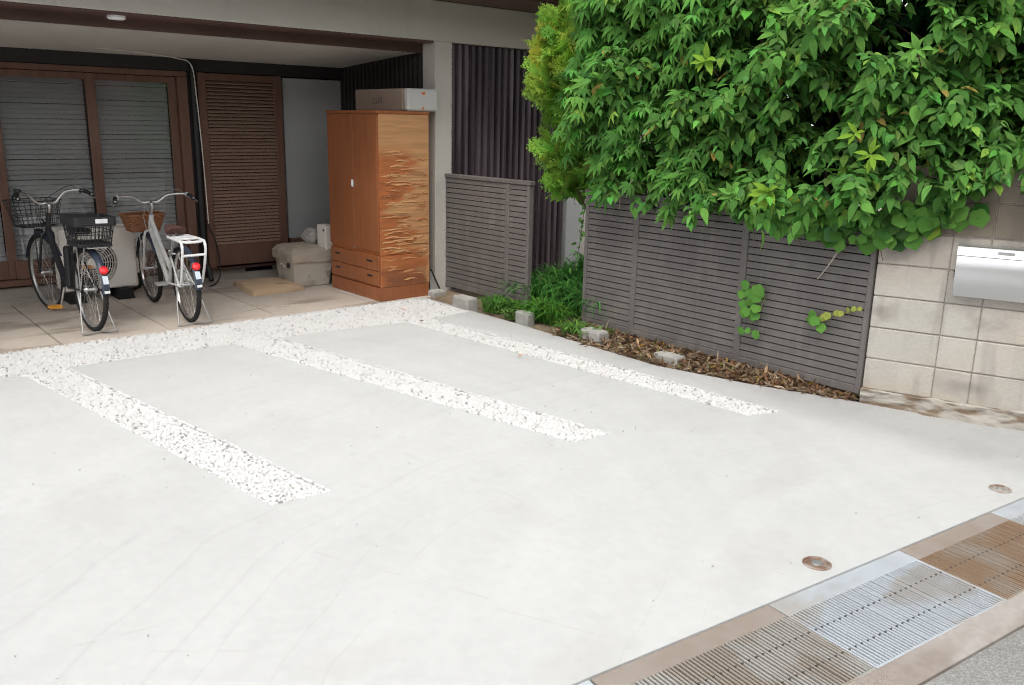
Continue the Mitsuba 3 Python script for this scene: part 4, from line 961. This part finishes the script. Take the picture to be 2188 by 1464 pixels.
def shoots(P, D, per, L, spread=1.0, droop=.4, upb=.75, tw=.6, face=(-.35, -.22, 0)):
    """Leaves in alternate rows along shoots from P in directions D: origins, axes, scales."""
    n_ = len(P); o, fw, up = [], [], []
    D = unit(D)
    side = unit(np.cross(D, np.array([0, 0, 1.0]) + rng.normal(0, .25, (n_, 3)))); nrm = np.cross(side, D)
    nrm *= np.where(nrm[:, 2:] < 0, -1, 1)
    for k in range(per):
        t_ = (k + .4) / per
        q = P + D * (L * t_)[:, None] + np.array([0, 0, -1.0]) * (droop * L * t_ * t_)[:, None]
        s = 1 if k % 2 else -1
        d = D * (.25 + .9 * t_) + side * (s * spread * (1.15 - .7 * t_)) + np.array([0, 0, -1.0]) * (droop * (.5 + .6 * t_)) + rng.normal(0, .22, (n_, 3))
        o.append(q); fw.append(d); up.append(nrm * .8 + np.array([0, 0, upb]) + rng.normal(0, .3, (n_, 3)))
    o, fw, up = np.vstack(o), np.vstack(fw), np.vstack(up) + face
    ex, ey, ez = orient(fw, up, rng.normal(0, tw * .4, len(o)))
    return o, ex, ey, ez

def branch_tree(base, tops, r0, mat='mat_bark'):
    ms = []
    for tp in tops:
        tp = np.array(tp, float); b = np.array(base, float); m_ = (b + tp) / 2 + rng.normal(0, .08, 3)
        ms.append(tube(curve([b + [rng.normal(0, .03), rng.normal(0, .03), -.1], b * .7 + m_ * .3 + rng.normal(0, .04, 3), m_, tp], 20), np.linspace(r0, r0 * .25, 19), 7))
    return ms

def front_x(Y):  # the line the hedge stands over: the fence, then the turned wall
    return np.where(Y < 2.575, 5.122 + (2.575 - Y) * .32, 5.122)

# broad-leaved hedge over the fence and the wall
HG = thing('broadleaf_hedge', 'dense dark green broad-leaved hedge overhanging the long fence and block wall', 'hedge')
n_ = 7600
Y = rng.uniform(.35, 4.75, n_); Z = 1.1 + 2.9 * rng.random(n_)
low = np.interp(Y, [.5, 1.6, 2.0, 2.3, 2.6, 3.0, 3.5, 4.0, 4.8], [1.48, 1.48, 1.47, 1.43, 1.32, 1.25, 1.19, 1.21, 1.30])
bump = meshkit.fbm(np.stack([Y * 2.1, Z * 2.1, Y * 0 + 1.5], 1), 3, 21); b2 = meshkit.fbm(np.stack([Y * 5, Z * 5, Y * 0 + 4.5], 1), 2, 31)
depth = rng.random(n_) ** 2.0 * .6
X = front_x(Y) - .05 - 1.25 * (bump - .47) - .40 * (b2 - .5) + .20 * np.abs(Z - 1.9) ** 1.6 * (Z > 1.9) + depth + .22 * np.clip(1.35 - Z, 0, 1)
gap = meshkit.fbm(np.stack([Y * 3.4 + 5, Z * 3.4, Y * 0 + 11.5], 1), 2, 77)
ok = (Z > low + .05 * rng.normal(size=n_)) & ((gap > .455) | (Z < low + .12)); X, Y, Z, depth = X[ok], Y[ok], Z[ok], depth[ok]
P = np.stack([X, Y, Z], 1); n_ = len(P)
D = np.stack([np.full(n_, -.75), np.full(n_, -.35), .10 - .35 * rng.random(n_)], 1) + rng.normal(0, .45, (n_, 3))
L = rng.uniform(.10, .20, n_)
o, ex, ey, ez = shoots(P, D, 7, L, droop=.5, upb=.55)
s = np.clip(rng.normal(.083, .020, len(o)), .04, .135)
clump = np.tile(meshkit.fbm(P * 1.6 + 9, 2, 5), 7)
col = tint(len(o), (.092, .222, .050), .26, (.22, .40, .07), .02) * (.65 + .75 * clump)[:, None]
old_ = rng.random(len(o)) < .012; col[old_] = np.array([.30, .24, .07]) * np.exp(rng.normal(0, .2, (old_.sum(), 1)))
kind_ = rng.random(len(o))
for (k0, k1, tm_, np_) in ((0, .5, leaf_tmpl(1.0, .52, 6, .34, .24), 170), (.5, .8, leaf_tmpl(1.12, .40, 6, .5, .36), 80), (.8, 1, leaf_tmpl(.92, .60, 6, .16, .42), 50)):
    q_ = (kind_ >= k0) & (kind_ < k1)
    foliage(HG, tm_, o[q_], ex[q_], ey[q_], ez[q_], s[q_], col[q_], ('mat_leaf_a', 'mat_leaf_b', 'mat_leaf_c'), 'mat_leaf', np_)
# an inner mass of flatter leaves, inner shade put into their darker colour, so that the hedge is not see-through
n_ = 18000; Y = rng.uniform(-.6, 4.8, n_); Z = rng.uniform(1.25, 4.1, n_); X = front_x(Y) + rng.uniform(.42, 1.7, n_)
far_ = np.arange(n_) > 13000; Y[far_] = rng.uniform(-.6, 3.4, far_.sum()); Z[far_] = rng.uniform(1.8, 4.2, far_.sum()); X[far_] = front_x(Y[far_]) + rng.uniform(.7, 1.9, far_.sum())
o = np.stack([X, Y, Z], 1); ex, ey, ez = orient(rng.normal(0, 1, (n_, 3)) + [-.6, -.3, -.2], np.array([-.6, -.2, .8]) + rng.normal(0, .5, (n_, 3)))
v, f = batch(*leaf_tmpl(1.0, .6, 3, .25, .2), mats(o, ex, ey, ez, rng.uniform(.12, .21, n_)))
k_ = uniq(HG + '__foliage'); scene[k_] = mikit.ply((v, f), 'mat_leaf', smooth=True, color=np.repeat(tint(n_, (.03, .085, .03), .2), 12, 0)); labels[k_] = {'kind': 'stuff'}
brs = []
for yb in (1.2, 2.0, 2.9, 3.7, 4.4):
    brs += branch_tree([front_x(np.array(yb)) + .55, yb, 0], [[front_x(np.array(yb)) + rng.uniform(.1, 1.0), yb + rng.uniform(-.5, .5), rng.uniform(2.0, 3.2)] for _ in range(5)], .035)
for i in range(60):
    y = rng.uniform(.8, 4.6); z = rng.uniform(1.2, 3.0); x = float(front_x(np.array(y)))
    brs.append(tube(curve([[x + .5, y + rng.normal(0, .2), z - .3], [x + .2, y + rng.normal(0, .1), z - .05], [x - .12, y, z - .02]], 10), np.linspace(.007, .002, 9), 5))
add(HG + '__branches', cat(brs), 'mat_bark', smooth=True)
# pale young shoots that stand out of the hedge
for (px, py, pz, nl, mt, sz) in ((4.74, 3.69, 2.10, 8, 'mat_leaf_young', .12), (4.74, 3.14, 1.29, 11, 'mat_leaf_young', .12), (4.76, 2.50, 1.55, 7, 'mat_leaf_young', .10), (4.76, 3.42, 1.26, 7, 'mat_leaf_c', .11), (4.76, 2.62, 1.66, 5, 'mat_leaf_young', .09), (4.72, 3.05, 2.35, 9, 'mat_leaf_c', .11), (4.72, 2.3, 2.1, 8, 'mat_leaf_c', .11)):
    ang = np.linspace(0, 2 * np.pi, nl, endpoint=False) + rng.uniform(0, 1)
    fw = np.stack([np.full(nl, -.55), np.cos(ang), np.sin(ang) * .8 - .1], 1) + rng.normal(0, .15, (nl, 3))
    o = np.tile([px, py, pz], (nl, 1)) + rng.normal(0, .008, (nl, 3)); ex, ey, ez = orient(fw, np.tile([-.8, -.3, .6], (nl, 1)))
    Mx = mats(o, ex, ey, ez, rng.uniform(.75, 1.1, nl) * sz); sh = mikit.ply(leaf_tmpl(1.0, .36, 6, .25, .2), mt, smooth=True)
    for i in range(nl): scene[uniq(HG + '__young_leaf')] = {**sh, 'to_world': T(np.vstack([Mx[i], [0, 0, 0, 1]]).tolist())}
    add(HG + '__branches', tube([[px + .3, py + .1, pz - .1], [px, py, pz]], .004, 5), 'mat_bark')

# lacy maple over the left bay of the fence
MP = thing('maple_tree', 'green maple with pointed drooping leaf fans above the left end of the long fence', 'tree')
n_ = 1500
Y = rng.uniform(3.75, 5.28, n_); Z = rng.uniform(1.2, 3.6, n_)
bump = meshkit.fbm(np.stack([Y * 2.4, Z * 3.2, Y * 0 + 8.5], 1), 3, 41)
gap = meshkit.fbm(np.stack([Y * 3.0 + 5, Z * 4.4, Y * 0 + 17.5], 1), 2, 87)
X = 5.03 - 1.0 * (bump - .47) + rng.random(n_) ** 2 * .6 + .16 * np.abs(Y - 4.4) ** 1.5 * (Y > 4.4)
ok = (Z > np.interp(Y, [3.7, 4.3, 4.8, 5.1, 5.28], [1.22, 1.24, 1.32, 1.5, 1.75]) + .05 * rng.normal(size=n_)) & (gap > .43); X, Y, Z = X[ok], Y[ok], Z[ok]; n_ = len(X)
P = np.stack([X, Y, Z], 1)
D = np.stack([np.full(n_, -.7), np.full(n_, .05), np.full(n_, -.10)], 1) + rng.normal(0, .4, (n_, 3))
o, ex, ey, ez = shoots(P, D, 4, rng.uniform(.10, .22, n_), droop=.75, upb=.7)
s = np.clip(rng.normal(.115, .022, len(o)), .06, .17)
clump = np.tile(meshkit.fbm(P * 1.9 + 3, 2, 6), 4)
col = tint(len(o), (.11, .27, .06), .22, (.26, .43, .08), .03) * (.6 + .8 * clump)[:, None]
foliage(MP, lobed_tmpl(5, 1.25, 1.0, .27), o, ex, ey, ez, s, col, ('mat_leaf_a', 'mat_leaf_b', 'mat_leaf_c'), 'mat_leaf_matt', 220)
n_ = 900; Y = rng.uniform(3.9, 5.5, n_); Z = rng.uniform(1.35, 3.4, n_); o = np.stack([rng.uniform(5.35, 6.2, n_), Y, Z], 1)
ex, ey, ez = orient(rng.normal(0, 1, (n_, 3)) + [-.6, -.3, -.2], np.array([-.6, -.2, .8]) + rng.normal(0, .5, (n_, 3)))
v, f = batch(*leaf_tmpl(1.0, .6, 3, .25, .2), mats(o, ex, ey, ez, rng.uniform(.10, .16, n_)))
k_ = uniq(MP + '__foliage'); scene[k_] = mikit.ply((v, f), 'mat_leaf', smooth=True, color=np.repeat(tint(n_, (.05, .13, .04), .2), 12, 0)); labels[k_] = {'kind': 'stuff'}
add(MP + '__trunk', cat(branch_tree([5.75, 4.9, 0], [[5.4, 4.3, 2.6], [5.3, 5.0, 2.9], [5.5, 5.4, 2.4], [5.3, 4.6, 1.7], [5.6, 4.8, 3.2]], .045)), 'mat_bark', smooth=True)

# golden hinoki at the end of the house
HN = thing('conifer_shrub', 'bright yellow green conifer with fan sprays in front of the dark cladding', 'conifer')
tmp = [spray_tmpl(i) for i in range(3)]
def conifer_lobes(lobes, nper, colr):
    for ti, tp in enumerate(tmp):
        O, E = [], []
        for (c, r, w) in lobes:
            k = int(nper * w / 3); d = unit(rng.normal(size=(k, 3)) + [-.5, -.6, .15]); rad = np.array(r)
            q = np.array(c) + d * rad * (rng.random((k, 1)) ** .38); O.append(q); E.append(d * [.95, .95, .4] + [0, 0, .5] + rng.normal(0, .3, (k, 3)))
        O, E = np.vstack(O), np.vstack(E); k = len(O)
        ex, ey, ez = orient(E, rng.normal(0, 1, (k, 3)) + [-.7, -.7, 0])
        v, f = batch(*tp, mats(O - ex * .05, ex, ey, ez, rng.uniform(.16, .30, k)))
        cc = tint(k, colr, .16); old = rng.random(k) < .3; cc[old] *= np.array([.45, .6, .6])
        k_ = uniq(HN + '__foliage'); scene[k_] = mikit.ply((v, f), 'mat_leaf_matt', smooth=False, color=np.repeat(cc, len(tp[0]), 0)); labels[k_] = {'kind': 'stuff'}
conifer_lobes([((5.56, 5.86, 2.33), (.17, .20, .26), 1.2), ((5.55, 5.68, 2.10), (.17, .20, .26), 1.2), ((5.50, 5.86, 1.98), (.13, .15, .20), .7), ((5.62, 5.58, 2.36), (.15, .17, .2), .6), ((5.60, 5.70, 1.78), (.12, .14, .12), .3)], 95, (.34, .54, .085))
conifer_lobes([((5.53, 5.80, 1.34), (.13, .16, .16), .7), ((5.52, 5.64, 1.16), (.13, .15, .12), .6), ((5.58, 5.62, 1.42), (.12, .12, .12), .4)], 95, (.24, .43, .07))
add(HN + '__trunk', cat(branch_tree([5.9, 5.35, 0], [[5.65, 5.65, 2.4], [5.55, 5.75, 1.4], [5.58, 5.75, 2.2], [5.53, 5.7, 1.2]], .03)), 'mat_bark', smooth=True)

# round-leaved creeper hanging over the right bay and sprouting through its slats
IV = thing('creeper', 'round-leaved creeper hanging over the top of the right fence bay onto the wall', 'creeper')
n_ = 330; Y = rng.uniform(2.05, 3.65, n_); base = front_x(Y)
low = np.interp(Y, [2.0, 2.2, 2.4, 2.6, 3.0, 3.4, 3.65], [1.27, 1.18, 1.06, 1.02, 1.03, 1.07, 1.12]); Z = low + rng.random(n_) ** .8 * .24
o = np.stack([base - rng.uniform(.02, .12, n_), Y, Z], 1)
fw = np.stack([np.full(n_, -.35), np.zeros(n_), np.full(n_, -.8)], 1) + rng.normal(0, .35, (n_, 3)); ex, ey, ez = orient(fw, np.array([-1.0, -.3, .45]) + rng.normal(0, .25, (n_, 3)))
foliage(IV, round_tmpl(), o, ex, ey, ez, rng.uniform(.055, .11, n_), tint(n_, (.075, .20, .05), .22, (.25, .36, .06), .05), ('mat_leaf_b', 'mat_leaf_c', 'mat_leaf_ivy'), 'mat_leaf_matt', 300)
st_ = [tube(curve([[5.10, 2.3, 1.15], [5.08, 2.6, 1.08], [5.09, 3.0, 1.10], [5.10, 3.6, 1.16]], 20), .004, 5)] + [tube(curve([[5.09, y, 1.12], [5.06, y + .03, 1.0], [5.06, y + .01, .92]], 8), .0025, 5) for y in (2.5, 2.75, 3.05, 3.4)]
add(IV + '__stem', cat(st_), 'mat_bark', smooth=True)
def sprig(label, pts, sizes, mt):
    g = thing('creeper_sprig', label, 'creeper', 'creeper sprigs growing through the fence')
    pts = np.array(pts, float); n_ = len(pts)
    o = np.stack([np.full(n_, XF - .03) - rng.uniform(0, .03, n_), pts[:, 0], pts[:, 1] + np.array(sizes) * .45], 1)
    fw = np.stack([np.full(n_, -.25), np.zeros(n_), np.full(n_, -.8)], 1) + rng.normal(0, .4, (n_, 3)); ex, ey, ez = orient(fw, np.array([-1.0, -.3, .45]) + rng.normal(0, .25, (n_, 3)))
    Mx = mats(o, ex, ey, ez, np.array(sizes)); 
    for i in range(n_): scene[uniq(g + '__leaf')] = {**mikit.ply(round_tmpl(), mt[i % len(mt)], smooth=True), 'to_world': T(np.vstack([Mx[i], [0, 0, 0, 1]]).tolist())}
    add(g + '__stem', tube(curve(np.column_stack([np.full(n_, XF - .012), pts]), 3 * n_), .0025, 5), 'mat_leaf_yellow')
sprig('tuft of round green leaves growing through the slats near the middle of the right bay', [(3.46, .62), (3.38, .60), (3.44, .57), (3.49, .55), (3.37, .54), (3.42, .51), (3.47, .48), (3.36, .47), (3.43, .44), (3.39, .41), (3.33, .57), (3.46, .42), (3.35, .42)], rng.uniform(.06, .085, 13), ('mat_leaf_ivy', 'mat_leaf_c'))
sprig('two small round leaves low on the right bay below the larger tuft', [(3.46, .29), (3.43, .30), (3.36, .29)], (.06, .045, .065), ('mat_leaf_ivy',))
sprig('trailing sprig of green and yellow leaves on the right bay near the block wall', [(2.93, .50), (2.90, .47), (2.88, .43), (2.95, .46), (2.86, .50), (2.83, .52), (2.78, .545), (2.74, .55), (2.70, .565), (2.66, .585), (2.63, .60)], (.07, .07, .065, .065, .05, .05, .042, .04, .036, .035, .03), ('mat_leaf_ivy', 'mat_leaf_ivy', 'mat_leaf_c', 'mat_leaf_ivy', 'mat_leaf_yellow', 'mat_leaf_yellow', 'mat_leaf_yellow', 'mat_leaf_yellow', 'mat_leaf_yellow', 'mat_leaf_yellow', 'mat_leaf_yellow'))
HV = thing('hanging_vine', 'thin leafy vine hanging beside the white column left of the long fence', 'vine')
pt = curve([[5.35, 5.28, 1.25], [5.30, 5.30, 1.0], [5.28, 5.31, .8], [5.27, 5.33, .6], [5.25, 5.36, .45]], 30)
add(HV + '__stem', tube(pt, .003, 5), 'mat_bark', smooth=True)
n_ = 46; o = pt[rng.integers(0, len(pt), n_)] + rng.normal(0, .02, (n_, 3)); ex, ey, ez = orient(rng.normal(0, .6, (n_, 3)) + [-.3, 0, -.5], np.array([-.9, -.4, .4]) + rng.normal(0, .3, (n_, 3)))
foliage(HV, leaf_tmpl(1.0, .5, 4, .2, .2), o, ex, ey, ez, rng.uniform(.03, .06, n_), tint(n_, (.06, .17, .045), .2), ('mat_leaf_a', 'mat_leaf_b', 'mat_leaf_c'), 'mat_leaf', 46)
for lb, p_ in (('dead pale stick leaning on the right fence bay below the creeper', [[5.10, 2.83, .93], [5.085, 2.88, .83], [5.10, 2.95, .74]]), ('short bare twig hanging over the left bay of the long fence', [[5.08, 4.70, 1.22], [5.085, 4.70, 1.12], [5.09, 4.705, 1.04]])):
    g = thing('twig', lb, 'twig', 'dead twigs on the long fence'); scene[g] = mikit.ply(tube(curve(p_, 10), np.linspace(.006, .003, len(curve(p_, 10))), 6), 'mat_twig', smooth=True)

# strap-leaved grass
def blades(C, n_, h, spread, col, key, kind=None):
    o = C[rng.integers(0, len(C), n_)] + np.column_stack([rng.normal(0, spread, (n_, 2)), np.zeros(n_)])
    a = rng.uniform(0, 2 * np.pi, n_); L = h * rng.uniform(.6, 1.25, n_); out = rng.uniform(.35, 1.1, n_); w = rng.uniform(.005, .010, n_)
    k = 6; t_ = np.linspace(0, 1, k); d = np.stack([np.cos(a), np.sin(a)], 1); pz = np.stack([-d[:, 1], d[:, 0]], 1)
    r_ = (L * out)[:, None] * t_ ** 1.3; z = L[:, None] * (1.45 * t_ - (.75 + .5 * out[:, None]) * t_ ** 2.2 * .9)
    ctr = np.stack([o[:, :1] + d[:, :1] * r_, o[:, 1:2] + d[:, 1:] * r_, o[:, 2:] + np.maximum(z, -.02)], -1)
    ww = w[:, None] * (1 - t_ ** 2.5)[None] ; sd_ = np.stack([pz[:, :1] * ww, pz[:, 1:] * ww, ww * 0], -1)
    v = np.stack([ctr - sd_, ctr + sd_], 2).reshape(n_, -1, 3); tf = np.array([q for i in range(k - 1) for q in ([2 * i, 2 * i + 1, 2 * i + 3], [2 * i, 2 * i + 3, 2 * i + 2])])
    f = (tf[None] + (np.arange(n_) * 2 * k)[:, None, None]).reshape(-1, 3)
    scene[key] = mikit.ply((v.reshape(-1, 3), f), 'mat_leaf_matt', smooth=True, color=np.repeat(tint(n_, col, .25), 2 * k, 0))
k = thing('strap_grass', 'dark green strap-leaved grass filling the gap between the two fence panels', 'grass', kind='stuff')
C = np.column_stack([rng.uniform(5.25, 6.6, 90), rng.uniform(4.9, 6.2, 90), np.zeros(90)]); C = C[(C[:, 1] > 4.6)]
C[:, 2] = .05 + .12 * np.clip(C[:, 0] - 5.3, 0, 1.3)
blades(C, 4800, .36, .05, (.075, .22, .05), k)
for lb, c, n_, h, cl in (('bright green strap-grass clump right of the short fence panel', (5.02, 5.42, .0), 420, .26, (.095, .25, .04)), ('small pale green grass clump at the left end of the long fence', (4.86, 4.86, .0), 170, .16, (.12, .25, .055)),
                         ('low green grass clump under the far half of the short fence', (5.0, 6.02, .0), 420, .17, (.10, .24, .05)), ('ragged low grass clump under the near end of the short fence', (4.97, 5.72, .0), 260, .12, (.13, .22, .06))):
    g = thing('grass_clump', lb, 'grass', 'grass clumps at the foot of the fences'); blades(np.array(c)[None] + rng.normal(0, [.06, .10, .0], (9, 3)), n_, h, .025, cl, g)

# litter of dead leaves and stalks under the fence
k = thing('leaf_litter', 'brown dead leaves and stalks along the foot of the long fence', 'dead leaves', kind='stuff')
n_ = 4200; Y = rng.uniform(2.62, 5.1, n_); xl = np.interp(Y, [2.6, 3.24, 3.92, 4.69, 5.1], [5.08, 4.88, 4.72, 4.74, 4.76])
X = xl + .01 + rng.random(n_) * (5.30 - xl); o = np.stack([X, Y, .0 + rng.random(n_) * .05 * np.clip((X - xl) / .2, 0.1, 1)], 1)
ex, ey, ez = orient(rng.normal(0, 1, (n_, 3)) * [1, 1, .35], np.array([0, 0, 1.0]) + rng.normal(0, .5, (n_, 3)))
ss = np.stack([rng.uniform(.03, .10, n_), rng.choice([.008, .02, .045], n_) * rng.uniform(.7, 1.3, n_), rng.uniform(.02, .06, n_)], 1)
v, f = batch(*leaf_tmpl(1.0, .5, 5, .9, -.35), mats(o, ex, ey, ez, ss))
cc = np.array([(.26, .15, .09), (.36, .25, .16), (.15, .09, .06), (.46, .38, .28), (.22, .16, .11)])[rng.integers(0, 5, n_)] * np.exp(rng.normal(0, .25, (n_, 1)))
cc[rng.random(n_) < .012] = (.60, .40, .05); cc[rng.random(n_) < .03] = (.22, .28, .07)
scene[k] = mikit.ply((v, f), 'mat_leaf_matt', smooth=True, color=np.repeat(np.clip(cc, .02, .7), 18, 0))
# fallen leaves out on the concrete and gravel
for lb, x, y, cl in (('brown fallen leaf on the gravel near the wardrobe', 4.27, 6.52, 'mat_tape'), ('dark fallen leaf at the corner of the gravel strip', 4.10, 6.06, 'mat_bark'), ('small fallen leaf on the concrete beside the third gravel strip', 4.05, 4.7, 'mat_peel_pale')):
    g = thing('fallen_leaf', lb, 'leaf', 'fallen leaves on the ground'); tv, tf = leaf_tmpl(.055, .03, 5, .5, -.01); a_ = rng.uniform(0, 6)
    scene[g] = mikit.ply(xf(trimesh.Trimesh(tv, tf, process=False), frame_mat([math.cos(a_), math.sin(a_), 0], [-math.sin(a_), math.cos(a_), 0], [0, 0, 1], [x, y, .014])), cl, smooth=True)
